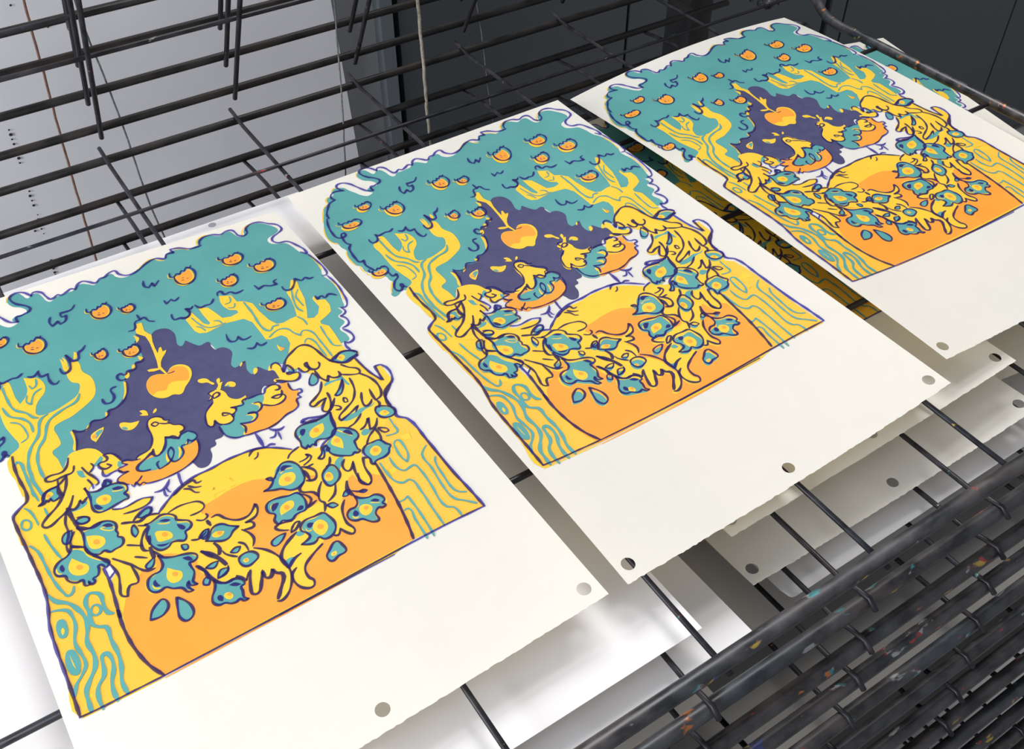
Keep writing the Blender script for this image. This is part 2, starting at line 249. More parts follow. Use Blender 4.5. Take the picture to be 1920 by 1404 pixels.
FY7:0:505,2753 564,2783 600,2831 592,2876 550,2896 503,2869 496,2811
FO8:0:567,2849 557,2860 542,2858 530,2843 529,2824 540,2813 555,2816 566,2831
FT6:0:386,2811 446,2852 463,2916 508,2982 552,3028 560,3059 533,3062 509,3035 470,3101 446,3135 421,3143 399,3123 386,3129 373,3080 323,3046 297,2989 259,2963 253,2909 282,2871 339,2848
FY5:0:386,2791 452,2835 470,2905 519,2978 567,3027 576,3061 547,3064 520,3035 478,3107 452,3144 424,3152 400,3131 386,3138 372,3084 317,3048 289,2985 247,2957 241,2897 272,2857 335,2831
CV10:17:395,2781 467,2834 479,2890 501,2936 536,2986 562,3019 563,3050 531,3070 521,3033 500,3029 495,3056 470,3101 440,3105 445,3134 421,3143 410,3110 408,3139 382,3131 380,3080 348,3079 319,3059 300,3026 297,2989 256,2961 247,2919 265,2881 301,2854 348,2843 382,2814
FY7:0:374,2875 413,2939 446,2994 424,3039 376,3035 336,2990 335,2928
FO8:0:412,2984 403,2995 388,2992 377,2977 376,2959 385,2949 400,2951 411,2966
FT6:0:863,2902 930,2886 993,2884 1044,2935 1049,2984 1105,3021 1110,3069 1069,3096 1046,3145 972,3106 923,3137 873,3130 840,3075 838,2983
FY5:0:856,2888 929,2871 997,2868 1053,2924 1058,2977 1119,3018 1125,3070 1080,3099 1055,3153 975,3111 921,3144 866,3136 830,3077 828,2977
CV10:17:857,2876 885,2883 935,2873 977,2862 1024,2883 1055,2926 1051,2957 1074,2978 1116,3012 1120,3054 1091,3078 1066,3083 1059,3122 1036,3150 995,3127 960,3119 929,3141 877,3138 844,3084 835,3024 841,2964 876,2910
FY7:0:897,2979 944,2995 983,3037 978,3080 936,3081 889,3063 887,3018
FO8:0:960,3042 950,3051 936,3049 926,3035 926,3019 936,3009 950,3012 960,3025
FT6:0:853,3184 904,3229 978,3253 1038,3294 1048,3327 1002,3348 998,3417 970,3469 975,3513 937,3497 938,3552 891,3501 839,3465 793,3429 733,3433 708,3382 725,3323 781,3301 841,3269
FY5:0:852,3164 907,3213 988,3239 1054,3284 1065,3320 1014,3343 1010,3418 979,3475 985,3523 943,3505 944,3565 894,3509 836,3470 787,3431 722,3436 694,3379 713,3316 773,3291 838,3257
CV10:17:844,3168 875,3205 925,3233 979,3249 1031,3272 1058,3302 1051,3329 1020,3340 999,3336 995,3375 998,3417 976,3463 964,3485 980,3521 941,3505 940,3469 922,3497 942,3550 911,3544 887,3493 839,3465 800,3429 768,3437 735,3429 711,3394 714,3346 734,3309 769,3293 814,3292 844,3261 850,3214
FY7:0:865,3294 895,3332 930,3376 906,3426 853,3425 833,3366
FO8:0:905,3378 895,3387 882,3384 872,3372 872,3356 881,3347 895,3350 904,3363
FT6:0:1161,3239 1226,3174 1281,3154 1332,3203 1376,3241 1325,3258 1287,3294 1227,3286
FY5:0:1153,3237 1224,3166 1284,3145 1340,3197 1387,3239 1332,3258 1290,3297 1226,3288
CV10:17:1150,3237 1181,3209 1223,3161 1258,3152 1293,3165 1325,3203 1374,3244 1333,3258 1286,3296 1246,3297 1202,3272 1159,3243
FY7:0:1199,3213 1239,3200 1282,3229 1258,3250 1213,3244
FO8:0:1264,3233 1255,3241 1243,3239 1234,3227 1234,3213 1243,3204 1256,3207 1264,3219
FT6:0:1081,3579 1134,3605 1201,3625 1228,3669 1200,3719 1188,3780 1201,3803 1136,3779 1071,3759 1027,3739 1014,3691 1047,3635
FY5:0:1079,3566 1138,3594 1211,3616 1240,3664 1209,3719 1196,3785 1210,3811 1140,3784 1068,3762 1021,3740 1006,3688 1042,3627
CV10:17:1074,3549 1096,3589 1131,3613 1176,3613 1215,3630 1232,3661 1228,3688 1204,3692 1199,3729 1188,3780 1208,3804 1179,3803 1160,3776 1135,3783 1101,3775 1074,3751 1033,3743 1010,3708 1020,3666 1050,3627 1072,3583
FY7:0:1091,3687 1122,3689 1135,3729 1114,3744 1087,3719
FO8:0:1131,3714 1124,3720 1115,3718 1108,3709 1108,3698 1115,3692 1124,3694 1131,3703
FT6:0:1274,3490 1320,3474 1366,3493 1380,3541 1337,3569 1299,3575 1271,3551
FY5:0:1272,3484 1322,3467 1373,3487 1388,3540 1341,3571 1300,3577 1270,3550
CV10:17:1276,3486 1324,3469 1373,3489 1388,3540 1342,3569 1303,3575 1274,3550
FY7:0:1293,3514 1322,3513 1323,3537 1296,3538
FO8:0:1320,3529 1314,3534 1306,3532 1301,3525 1301,3516 1307,3511 1315,3513 1320,3520
FT6:0:1779,2938 1823,2907 1879,2915 1929,2973 1930,3053 1915,3128 1845,3169 1792,3157 1747,3110 1636,3062 1713,3038 1700,2975 1741,2995
FY5:0:1780,2927 1828,2893 1890,2901 1944,2965 1944,3052 1929,3134 1852,3179 1794,3165 1745,3115 1624,3062 1708,3035 1693,2967 1738,2988
CV10:17:1795,2949 1840,2907 1888,2914 1927,2960 1938,3010 1935,3069 1915,3128 1864,3165 1828,3170 1792,3157 1746,3113 1703,3096 1635,3064 1678,3061 1715,3033 1734,3010 1713,3002 1696,2973 1723,2979 1738,3001 1766,2978
FY7:0:1765,3031 1801,3002 1835,3001 1878,3028 1861,3091 1798,3108 1753,3079
FO8:0:1838,3072 1826,3083 1809,3080 1798,3064 1799,3045 1812,3034 1829,3037 1840,3053
FT6:0:1827,3198 1835,3262 1832,3329 1803,3372 1730,3379 1695,3400 1650,3374 1609,3375 1601,3330 1616,3289 1588,3242 1605,3186 1663,3168 1751,3193
FY5:0:1842,3187 1850,3256 1847,3330 1815,3376 1735,3384 1698,3407 1648,3379 1604,3379 1595,3331 1611,3287 1581,3235 1600,3173 1662,3153 1758,3181
CV10:17:1820,3205 1839,3253 1836,3320 1808,3370 1759,3370 1732,3374 1697,3396 1662,3383 1638,3366 1608,3379 1594,3337 1619,3292 1590,3255 1594,3201 1619,3173 1663,3168 1715,3180 1765,3197
FY7:0:1667,3264 1714,3237 1766,3249 1753,3298 1694,3315 1650,3321
FO8:0:1727,3291 1716,3301 1702,3298 1693,3285 1694,3269 1704,3260 1718,3262 1728,3276
FT6:0:1896,3470 1912,3531 1918,3601 1872,3658 1808,3657 1767,3624 1729,3652 1667,3615 1722,3599 1732,3546 1721,3500 1760,3461 1825,3471
FY5:0:1909,3458 1925,3525 1932,3602 1882,3664 1812,3663 1767,3627 1726,3657 1658,3617 1719,3600 1729,3541 1717,3492 1760,3449 1831,3460
CV10:17:1895,3463 1914,3510 1923,3583 1894,3640 1852,3666 1806,3661 1781,3628 1757,3644 1729,3652 1659,3615 1702,3607 1736,3587 1730,3550 1707,3513 1720,3477 1761,3450 1833,3455
FY7:0:1797,3510 1846,3497 1877,3551 1861,3598 1807,3625 1780,3582 1779,3540
FO8:0:1847,3567 1835,3577 1819,3573 1808,3558 1810,3541 1822,3531 1838,3534 1849,3549
FT6:0:2144,3473 2187,3504 2254,3524 2292,3580 2279,3628 2229,3634 2181,3658 2174,3726 2096,3676 2044,3632 2022,3584 2070,3548 2118,3547
FY5:0:2145,3459 2192,3494 2265,3515 2308,3576 2293,3629 2238,3635 2186,3662 2178,3736 2093,3681 2036,3633 2013,3580 2065,3542 2117,3540
CV10:17:2136,3455 2154,3485 2207,3516 2256,3520 2289,3554 2292,3597 2266,3613 2277,3639 2247,3647 2229,3634 2187,3663 2177,3728 2140,3720 2113,3690 2089,3657 2052,3648 2019,3615 2020,3571 2058,3540 2094,3542 2125,3517
FY7:0:2122,3555 2164,3556 2193,3598 2168,3638 2122,3643 2104,3600
FO8:0:2170,3599 2159,3607 2146,3605 2138,3593 2140,3579 2150,3571 2163,3573 2171,3585
FT6:0:1854,3727 1876,3779 1873,3825 1816,3833 1766,3846 1755,3797 1786,3765
FY5:0:1860,3718 1885,3775 1881,3825 1819,3834 1764,3848 1752,3794 1786,3760
CV10:17:1861,3721 1884,3777 1881,3825 1821,3833 1768,3847 1756,3795 1790,3762
FY7:0:1790,3789 1827,3788 1820,3813 1787,3811
FO8:0:1811,3804 1808,3806 1803,3805 1800,3801 1801,3796 1804,3794 1809,3795 1812,3799
FT6:0:2119,3119 2141,3185 2128,3237 2084,3273 2034,3278 2019,3223 2032,3166 2072,3132
FY5:0:2126,3109 2150,3181 2135,3237 2087,3276 2033,3282 2016,3222 2031,3160 2075,3123
CV10:17:2127,3113 2149,3182 2136,3236 2089,3274 2037,3280 2021,3221 2035,3162 2077,3126
FY7:0:2044,3180 2080,3159 2097,3192 2077,3238 2038,3226
FO8:0:2084,3201 2074,3210 2060,3208 2052,3195 2053,3180 2064,3171 2077,3174 2086,3186
FT6:0:2344,2648 2331,2747 2301,2833 2246,2880 2170,2854 2114,2879 2054,2876 2035,2832 2045,2774 2036,2729 2062,2682 2111,2663 2253,2667
FY5:0:2364,2634 2350,2742 2317,2835 2257,2886 2174,2858 2113,2885 2047,2882 2027,2834 2038,2771 2028,2722 2056,2671 2110,2650 2265,2654
CV10:17:2351,2653 2334,2723 2321,2794 2292,2852 2249,2875 2206,2871 2164,2849 2132,2859 2121,2891 2103,2865 2076,2885 2074,2852 2048,2879 2031,2841 2042,2798 2040,2758 2040,2719 2067,2672 2116,2653 2175,2660 2241,2672
FY7:0:2135,2752 2201,2718 2256,2720 2235,2785 2180,2815 2130,2809
FO8:0:2204,2770 2192,2781 2177,2778 2167,2764 2169,2746 2181,2735 2197,2738 2206,2753
FT6:0:2306,2823 2355,2843 2405,2904 2415,2976 2372,3011 2349,3097 2310,3121 2245,3092 2192,3040 2156,2990 2082,3015 2136,2951 2249,2875
FY5:0:2313,2806 2366,2828 2420,2894 2431,2972 2384,3011 2359,3105 2317,3131 2246,3099 2188,3043 2148,2988 2068,3015 2126,2946 2250,2862
CV10:17:2306,2823 2355,2843 2397,2885 2420,2927 2417,2977 2392,2999 2369,3009 2360,3042 2354,3088 2360,3111 2330,3116 2320,3102 2295,3117 2245,3092 2201,3059 2173,3008 2181,2957 2177,2929 2155,2939 2138,2991 2102,3028 2081,3008 2122,2979 2142,2930 2185,2896 2237,2880
FY7:0:2224,2916 2272,2878 2299,2935 2271,3025 2239,2984 2218,2944
FO8:0:2284,2944 2272,2954 2256,2952 2247,2938 2249,2920 2261,2910 2276,2913 2286,2927
FT6:0:2525,3097 2550,3159 2556,3207 2490,3269 2396,3261 2374,3276 2380,3207 2376,3122 2446,3100
FY5:0:2535,3085 2562,3153 2568,3206 2496,3273 2394,3264 2370,3281 2377,3205 2372,3113 2449,3089
CV10:17:2470,3091 2513,3095 2530,3113 2544,3154 2563,3193 2541,3209 2523,3241 2477,3260 2405,3260 2384,3283 2372,3263 2382,3220 2371,3175 2374,3127 2415,3092
FY7:0:2421,3147 2474,3132 2489,3191 2428,3217 2407,3177
FO8:0:2469,3179 2458,3188 2444,3186 2435,3173 2437,3157 2448,3148 2462,3151 2471,3164
FT6:0:2649,2810 2704,2828 2744,2876 2736,2932 2672,2938 2632,2900
FY5:0:2648,2801 2709,2820 2752,2872 2744,2933 2674,2941 2630,2899
CV10:17:2653,2804 2711,2823 2753,2873 2745,2932 2677,2939 2635,2899
FY7:0:2649,2865 2695,2862 2712,2908 2676,2914 2645,2885
FO8:0:2699,2888 2692,2894 2683,2892 2678,2884 2679,2875 2686,2869 2695,2871 2700,2878
FT6:0:2611,2152 2701,2128 2779,2146 2814,2212 2756,2230 2697,2249 2646,2217
FY5:0:2606,2145 2704,2118 2789,2139 2827,2210 2763,2230 2699,2251 2643,2216
CV10:17:2591,2153 2635,2161 2701,2128 2779,2146 2817,2196 2782,2217 2806,2226 2756,2238 2704,2254 2644,2220
FY7:0:2651,2169 2692,2142 2715,2186 2675,2216
FO8:0:2689,2180 2681,2188 2671,2186 2666,2177 2667,2165 2675,2158 2685,2159 2691,2169
FT6:0:639,3605 664,3556 710,3519 750,3508 765,3566 719,3612 675,3615
FY5:0:636,3606 663,3552 712,3513 756,3500 772,3564 723,3614 675,3617
CV10:17:641,3605 667,3553 714,3515 756,3503 772,3564 724,3612 678,3616
FT6:0:830,3547 863,3594 883,3656 871,3715 824,3735 796,3693 805,3632
FY5:0:831,3535 867,3587 889,3654 876,3718 824,3740 795,3694 804,3628
CV10:17:833,3540 868,3589 889,3654 877,3716 827,3737 799,3693 808,3629
FT6:0:1499,3495 1550,3471 1604,3475 1561,3516 1507,3530
CV10:13:1501,3493 1555,3467 1612,3472 1567,3515 1510,3529
FT6:0:1131,3197 1164,3154 1195,3153 1175,3194 1146,3218
CV10:13:1134,3195 1169,3150 1202,3150 1180,3193 1150,3217
FT6:0:1007,3549 1035,3507 1056,3521 1034,3567
CV10:13:1011,3547 1040,3504 1061,3519 1038,3566
FT6:0:1103,3553 1137,3506 1186,3518 1157,3550
CV10:13:1105,3553 1142,3502 1192,3515 1162,3549
FT6:0:1067,3437 1109,3425 1149,3431 1108,3466
CV10:13:1069,3435 1114,3422 1156,3429 1113,3465
FT6:0:1245,3413 1283,3396 1313,3407 1281,3437
CV10:13:1248,3411 1288,3393 1320,3404 1286,3436
FT6:0:2064,3412 2102,3380 2126,3391 2091,3425
CV10:13:2068,3411 2108,3377 2133,3388 2097,3424
FT6:0:1941,3421 1981,3425 2001,3461 1963,3462
CV10:13:1945,3418 1987,3422 2008,3460 1968,3461
FT6:0:2177,3443 2205,3438 2226,3459 2200,3464
CV10:13:2181,3440 2210,3435 2233,3457 2205,3463
FT6:0:2369,2259 2415,2211 2427,2284 2380,2332 2350,2318
CV10:13:2374,2255 2423,2204 2435,2281 2386,2331 2354,2317
FT6:0:2456,2518 2515,2474 2572,2399 2541,2478 2480,2535
FY5:0:2454,2518 2519,2471 2581,2388 2548,2475 2480,2536
CV10:17:2459,2517 2521,2471 2582,2392 2549,2475 2484,2535
FT6:0:357,2712 388,2658 433,2655 408,2725 376,2746
CV10:13:360,2711 392,2653 439,2651 413,2724 380,2746
FT6:0:482,2590 528,2587 562,2621 532,2645 489,2616
CV10:13:485,2586 533,2583 569,2619 537,2645 492,2614
FT6:0:839,2796 898,2758 942,2765 920,2807 864,2813
CV10:13:841,2794 903,2754 950,2762 926,2805 867,2812
FT6:0:777,2854 792,2843 798,2913 769,2942 762,2910
CV10:13:781,2850 797,2838 804,2911 774,2942 765,2908
FT6:0:748,3207 778,3186 817,3170 784,3231 754,3231
CV10:13:751,3205 782,3183 823,3166 789,3230 758,3231
FT6:0:999,3178 1031,3194 1023,3226 1001,3222
CV10:13:1003,3174 1036,3191 1028,3225 1005,3221
FT6:0:1119,3184 1180,3149 1189,3166 1144,3201
CV10:13:1122,3183 1186,3146 1195,3164 1148,3200
FT6:0:725,2396 763,2351 791,2387 751,2413
CV10:13:728,2394 768,2346 797,2384 755,2412
FY7:0:1362,611 1344,657 1310,687 1271,694 1235,675 1213,636 1211,587 1228,541 1262,510 1302,503 1338,522 1360,561
FO8:0:1353,603 1338,640 1312,665 1281,670 1253,655 1236,624 1234,584 1248,547 1274,523 1306,517 1334,532 1351,563
LV10:18:1332,501 1355,517 1372,542 1380,573 1378,606 1367,636 1348,661 1324,678 1296,684 1270,679 1246,663 1230,639 1221,609 1222,577 1232,546
FT8:0:1234,516 1267,473 1320,484 1345,521 1313,544 1282,552 1244,560
LV10:16:1207,499 1201,543 1224,558 1251,537 1270,554 1293,521 1310,542 1331,513 1356,523 1372,500
LY9:7:1190,510 1185,555 1213,570
LV10:12:1270,603 1285,607
LV10:12:1260,623 1281,633
LV10:12:1298,628 1316,628
FY7:0:1532,691 1520,717 1498,734 1472,737 1448,726 1433,703 1432,674 1443,648 1465,631 1492,627 1516,639 1531,662
FO8:0:1529,684 1519,705 1502,719 1481,722 1463,713 1451,694 1450,671 1459,650 1476,636 1497,633 1516,642 1527,661
LV10:18:1517,622 1533,632 1544,647 1549,665 1548,684 1541,702 1529,716 1512,725 1494,728 1476,725 1461,715 1449,701 1443,683 1444,665 1450,647
FT8:0:1450,627 1471,603 1506,613 1522,636 1502,648 1482,651 1457,654
LV10:16:1432,616 1429,642 1444,652 1461,641 1474,652 1488,633 1500,647 1513,630 1530,638 1540,625
LY9:7:1421,622 1419,648 1437,658
LV10:12:1475,681 1484,684
LV10:12:1468,692 1482,699
LV10:12:1493,697 1505,698
FY7:0:2110,543 2086,600 2045,638 2000,647 1961,625 1940,578 1941,518 1965,460 2005,421 2052,410 2091,433 2112,481
FO8:0:2100,534 2080,581 2048,611 2013,619 1983,601 1966,563 1967,515 1986,468 2018,437 2055,428 2085,446 2102,485
LV10:18:2086,408 2111,428 2127,459 2133,497 2128,537 2113,576 2089,607 2060,628 2029,636 1999,631 1974,612 1957,583 1950,546 1953,506 1967,468
FT8:0:1972,434 2016,378 2076,388 2100,432 2061,463 2025,474 1980,487
LV10:16:1943,416 1932,470 1958,486 1990,459 2010,479 2040,435 2058,461 2086,423 2114,433 2134,404
LY9:7:1922,430 1913,485 1943,501
LV10:12:2006,537 2023,541
LV10:12:1992,562 2015,573
LV10:12:2036,566 2056,565
FY7:0:800,734 783,782 750,812 709,818 671,798 647,758 642,707 658,660 691,629 733,622 771,642 796,683
FO8:0:790,727 776,765 750,789 718,795 688,779 669,746 665,705 678,667 704,642 737,636 767,652 786,685
LV10:18:763,621 788,638 807,664 816,696 816,730 806,761 787,787 762,804 734,809 706,804 681,787 662,762 652,731 651,697 660,665
FT8:0:662,634 695,590 750,603 778,642 746,665 714,672 674,679
LV10:16:633,616 629,661 654,677 681,657 701,675 723,640 742,663 763,633 790,644 805,621
LY9:7:616,627 613,673 642,689
LV10:12:704,725 719,729
LV10:12:694,745 716,756
LV10:12:734,751 752,752
FY7:0:1171,1104 1160,1135 1140,1155 1116,1159 1095,1146 1082,1120 1081,1087 1092,1056 1112,1035 1136,1031 1157,1044 1170,1071
FO8:0:1168,1097 1159,1122 1143,1139 1125,1142 1108,1132 1098,1111 1097,1084 1106,1059 1122,1043 1141,1039 1157,1049 1167,1071
LV10:18:1159,1028 1173,1039 1182,1056 1187,1077 1185,1099 1179,1119 1167,1136 1152,1147 1136,1151 1120,1147 1107,1136 1097,1120 1092,1100 1092,1078 1099,1057
FT8:0:1098,1040 1120,1011 1151,1017 1166,1041 1146,1057 1127,1063 1104,1069
LV10:16:1082,1030 1078,1059 1092,1068 1108,1054 1119,1065 1134,1042 1144,1056 1158,1036 1173,1042 1183,1027
LY9:7:1072,1037 1068,1067 1084,1076
LV10:12:1119,1097 1128,1099
LV10:12:1112,1110 1125,1116
LV10:12:1135,1112 1146,1112
FY7:0:1402,1199 1387,1233 1359,1255 1326,1258 1297,1242 1278,1212 1276,1174 1291,1140 1318,1118 1351,1114 1381,1130 1400,1161
FO8:0:1395,1191 1383,1219 1361,1237 1336,1240 1312,1227 1298,1202 1296,1172 1308,1144 1330,1127 1356,1124 1379,1136 1394,1161
LV10:18:1379,1112 1398,1125 1412,1145 1418,1169 1417,1194 1408,1217 1392,1235 1372,1247 1350,1250 1327,1245 1308,1232 1294,1213 1287,1190 1287,1165 1295,1142
FT8:0:1296,1118 1324,1087 1367,1099 1388,1129 1362,1144 1337,1148 1305,1152
LV10:16:1274,1103 1270,1137 1289,1150 1311,1135 1326,1150 1345,1125 1359,1143 1377,1121 1397,1131 1410,1114
LY9:7:1260,1111 1257,1145 1279,1158
LV10:12:1327,1187 1339,1191
LV10:12:1319,1202 1336,1211
LV10:12:1350,1208 1365,1209
FY7:0:2543,538 2521,579 2482,605 2437,610 2398,592 2376,557 2375,514 2396,473 2435,446 2480,440 2520,457 2543,493
FO8:0:2533,529 2516,562 2485,583 2450,587 2419,574 2402,545 2401,510 2419,477 2449,455 2485,451 2516,465 2533,493
LV10:18:2515,436 2541,451 2558,473 2566,501 2562,531 2549,558 2526,580 2498,594 2467,599 2438,594 2412,579 2394,557 2386,531 2388,502 2401,474
FT8:0:2405,440 2442,404 2499,420 2525,457 2490,475 2457,479 2415,482
LV10:16:2376,422 2369,462 2394,478 2423,462 2443,480 2468,451 2486,473 2510,448 2537,460 2554,440
LY9:7:2358,430 2352,471 2381,488
LV10:12:2443,525 2458,530
LV10:12:2431,542 2453,554
LV10:12:2472,551 2491,553
FY7:0:2740,778 2716,821 2675,848 2628,852 2588,833 2565,795 2565,749 2589,706 2630,679 2677,673 2718,693 2741,731
FO8:0:2730,769 2711,804 2679,826 2642,829 2610,814 2592,784 2593,747 2612,712 2644,690 2681,685 2713,701 2731,732
LV10:18:2713,670 2739,687 2757,711 2764,741 2760,772 2745,801 2721,823 2691,838 2659,842 2628,836 2602,820 2584,797 2576,768 2579,738 2593,709
FT8:0:2598,674 2638,636 2697,654 2723,693 2686,712 2651,715 2608,718
LV10:16:2568,654 2560,697 2586,714 2617,697 2637,716 2664,686 2683,709 2709,683 2736,696 2755,676
LY9:7:2549,663 2542,706 2572,724
LV10:12:2635,763 2652,769
LV10:12:2623,781 2646,794
LV10:12:2666,791 2685,794
FY7:0:2386,805 2367,843 2336,868 2300,873 2270,857 2253,824 2253,783 2272,744 2304,719 2340,713 2371,730 2388,763
FO8:0:2380,797 2365,828 2340,848 2312,852 2288,839 2275,813 2276,780 2291,749 2316,728 2344,724 2368,737 2381,764
LV10:18:2370,710 2390,724 2403,745 2408,771 2404,799 2393,825 2374,845 2351,859 2327,863 2303,858 2284,845 2270,824 2264,799 2267,772 2278,746
FT8:0:2280,720 2313,685 2359,696 2378,728 2349,747 2321,752 2287,758
LV10:16:2258,705 2250,743 2270,756 2294,739 2310,754 2332,726 2346,745 2367,720 2388,730 2404,711
LY9:7:2242,714 2235,752 2258,765
LV10:12:2307,795 2320,799
LV10:12:2297,811 2315,820
LV10:12:2331,817 2346,818
FY7:0:2592,1318 2572,1351 2536,1371 2495,1373 2459,1355 2438,1324 2437,1286 2457,1253 2493,1232 2534,1230 2571,1248 2592,1280
FO8:0:2584,1310 2568,1337 2540,1353 2507,1354 2479,1341 2463,1315 2462,1285 2478,1258 2506,1241 2539,1240 2567,1254 2584,1279
LV10:18:2567,1229 2590,1243 2607,1264 2613,1288 2610,1313 2598,1335 2578,1353 2552,1363 2523,1365 2496,1359 2473,1345 2456,1325 2448,1301 2450,1277 2462,1254
FT8:0:2466,1225 2500,1196 2552,1214 2575,1248 2544,1261 2513,1262 2475,1261
LV10:16:2439,1207 2433,1241 2456,1257 2482,1245 2500,1261 2524,1238 2540,1258 2562,1239 2587,1251 2603,1236
LY9:7:2422,1212 2417,1247 2444,1264
LV10:12:2500,1300 2515,1306
LV10:12:2490,1314 2510,1325
LV10:12:2528,1325 2545,1328
FY7:0:559,554 540,582 511,600 479,604 452,591 438,567 441,537 459,508 488,490 520,487 547,499 561,524
FO8:0:553,548 539,571 516,585 490,588 470,578 459,559 461,534 475,511 498,497 524,494 545,504 556,524
LV10:18:547,484 564,494 575,510 579,529 575,549 563,568 546,583 525,593 503,596 482,592 465,582 454,567 450,548 453,528 464,509
FT8:0:468,488 497,463 537,473 553,498 527,510 502,513 472,516
LV10:16:448,475 440,503 457,514 479,502 492,514 513,494 524,509 543,492 561,500 575,487
LY9:7:435,481 427,509 447,520
LV10:12:489,545 500,548
LV10:12:479,557 495,564
LV10:12:509,562 522,564
FY7:0:363,738 341,766 302,783 257,785 218,770 195,744 194,713 215,684 253,667 298,665 338,680 362,706
FO8:0:352,731 334,753 304,767 269,769 238,757 220,736 219,711 236,688 266,674 302,673 333,684 351,705
LV10:18:331,663 356,675 374,692 382,712 379,733 366,752 344,766 316,775 285,777 255,772 229,761 211,744 203,725 205,704 217,685
FT8:0:224,653 258,631 313,650 338,681 306,690 274,689 234,686
LV10:16:196,635 190,665 214,680 242,672 261,688 284,669 302,688 324,672 350,685 366,673
LY9:7:178,639 174,669 202,686
LV10:12:262,722 277,728
LV10:12:251,733 273,745
LV10:12:291,745 309,749
FY7:0:234,1470 214,1499 181,1518 145,1521 114,1507 98,1481 99,1450 119,1420 152,1401 188,1398 219,1411 236,1438
FO8:0:226,1464 210,1487 184,1502 156,1505 132,1494 119,1473 121,1448 136,1424 162,1409 191,1406 215,1417 228,1438
LV10:18:216,1396 236,1408 249,1424 253,1445 249,1466 237,1485 218,1501 194,1511 169,1514 145,1510 125,1499 112,1483 107,1463 110,1442 122,1422
FT8:0:127,1398 160,1372 205,1385 223,1412 194,1424 167,1426 133,1428
LV10:16:105,1384 97,1413 116,1425 141,1414 156,1427 178,1406 191,1422 212,1405 233,1414 248,1400
LY9:7:90,1390 83,1420 105,1432
LV10:12:153,1459 166,1463
LV10:12:143,1472 160,1480
LV10:12:176,1479 191,1480
LT8:18:398,1043 396,1178 414,1324 480,1407 515,1483 542,1501
LT8:18:344,1252 368,1374 437,1446 473,1521 469,1622
LT8:12:352,1436 404,1482 428,1596 420,1654 367,1677
LT8:21:611,1500 553,1521 490,1675 414,1764 363,1879 341,2033 352,2182 368,2262
LT8:21:867,1417 825,1485 708,1517 594,1575 518,1731 457,1805 419,1916 410,2031 415,2106
LT8:21:268,1877 292,1844 312,1869 313,1967 313,2133 311,2224
LT8:14:572,1128 584,1177 618,1157 634,1084
LT8:14:645,1209 585,1232 535,1337 511,1293 533,1226
LT8:14:314,1946 312,2111 325,2282
LT8:14:353,1972 348,2088 366,2240
LT8:15:224,2285 251,2334 268,2485
CT8:15:174,2416 196,2389 223,2411 228,2452 203,2485 175,2466
LT8:14:340,2360 344,2452
LT8:16:276,2577 288,2698 318,2844
LT8:18:170,2619 203,2694 214,2836 224,2975 250,3102 272,3146 300,3135 320,3090
LT8:27:163,3063 190,3139 255,3202 289,3274 308,3347 306,3421 268,3533 276,3647 259,3723 202,3797 166,3849 155,3925 151,4000
LT8:21:145,3200 195,3219 234,3251 244,3285 244,3379 204,3499 215,3605 214,3684 175,3736 128,3781 97,3852
FT8:0:142,3319 168,3286 195,3299 201,3359 190,3408 166,3432 140,3418 134,3369
FY9:0:168,3356 176,3359 164,3403 156,3404
FT8:0:126,3563 152,3527 181,3540 196,3601 187,3675 160,3721 126,3702 114,3642
FY9:0:154,3564 156,3601 158,3681 151,3641
LT8:25:469,3432 438,3401 436,3319 440,3253 418,3219 381,3203 346,3248 341,3331 335,3440 365,3475 396,3496 394,3600 399,3729 384,3825 358,3911 364,4012
CT8:18:363,3317 385,3303 411,3331 401,3372 374,3382 353,3358
LT8:25:214,4023 211,3946 230,3867 284,3810 304,3718 313,3680 335,3673 355,3717 345,3799 309,3878 297,3954 301,4020
CT8:16:2604,3175 2633,3176 2642,3233 2623,3340 2587,3390 2574,3338 2579,3247
LT8:15:2683,2954 2678,3030 2669,3103 2639,3108 2579,3091
LT8:16:2778,3332 2709,3387 2701,3541 2683,3721 2691,3855 2743,3914 2800,3981
LT8:16:2777,3458 2751,3502 2734,3637 2731,3790 2753,3828 2794,3856
LT8:16:2501,3282 2497,3378 2529,3448 2576,3444 2612,3444 2626,3514 2619,3678 2602,3841 2616,3890 2651,3920 2658,4015
LT8:16:2421,3289 2418,3409 2431,3496 2469,3539 2522,3540 2536,3668 2526,3835 2519,4015
LT8:16:2366,3668 2398,3673 2436,3658 2438,3763 2432,3906 2420,4051
LT8:16:2357,3753 2388,3752 2382,3860 2372,4045
LT8:18:2319,1118 2324,1290 2317,1484 2335,1553 2361,1570 2395,1537 2444,1547
LT8:14:2314,1642 2412,1597 2476,1626 2505,1710 2535,1762 2569,1721 2620,1757 2634,1910 2634,2127
LT8:14:2521,1863 2558,1826 2589,1863 2596,2008 2598,2102
LT8:14:2713,1749 2698,1939 2705,2022 2749,2053
LT8:14:2607,1535 2635,1604 2634,1677
LT8:16:2722,1181 2675,1326 2657,1451 2679,1509
LT8:14:2765,1220 2709,1297 2707,1365 2710,1445
LT8:11:1887,1064 1919,1199 1969,1265 2097,1278
LT8:11:1877,1187 1909,1225 1924,1283
LT8:11:2022,1203 2060,1228 2069,1275
LT8:12:2248,983 2227,1056 2178,1057
LT8:12:2252,1090 2222,1138 2184,1112
LY0:12:2289,148 2321,78 2379,48 2446,63
LY0:12:2678,229 2717,147 2775,97 2839,86
LY0:12:3050,829 3063,957 3051,1085
LY0:10:3054,1266 3054,1412 3020,1566
LY0:10:2296,152 2296,113 2341,60 2411,41
LY0:10:1734,220 1811,165 1880,137 1929,194 1969,219
LY0:10:2091,105 2144,124 2203,183
LY0:10:682,93 696,38 740,9
LY0:12:264,307 270,250 299,222 340,226
LY0:12:366,173 403,127 438,118
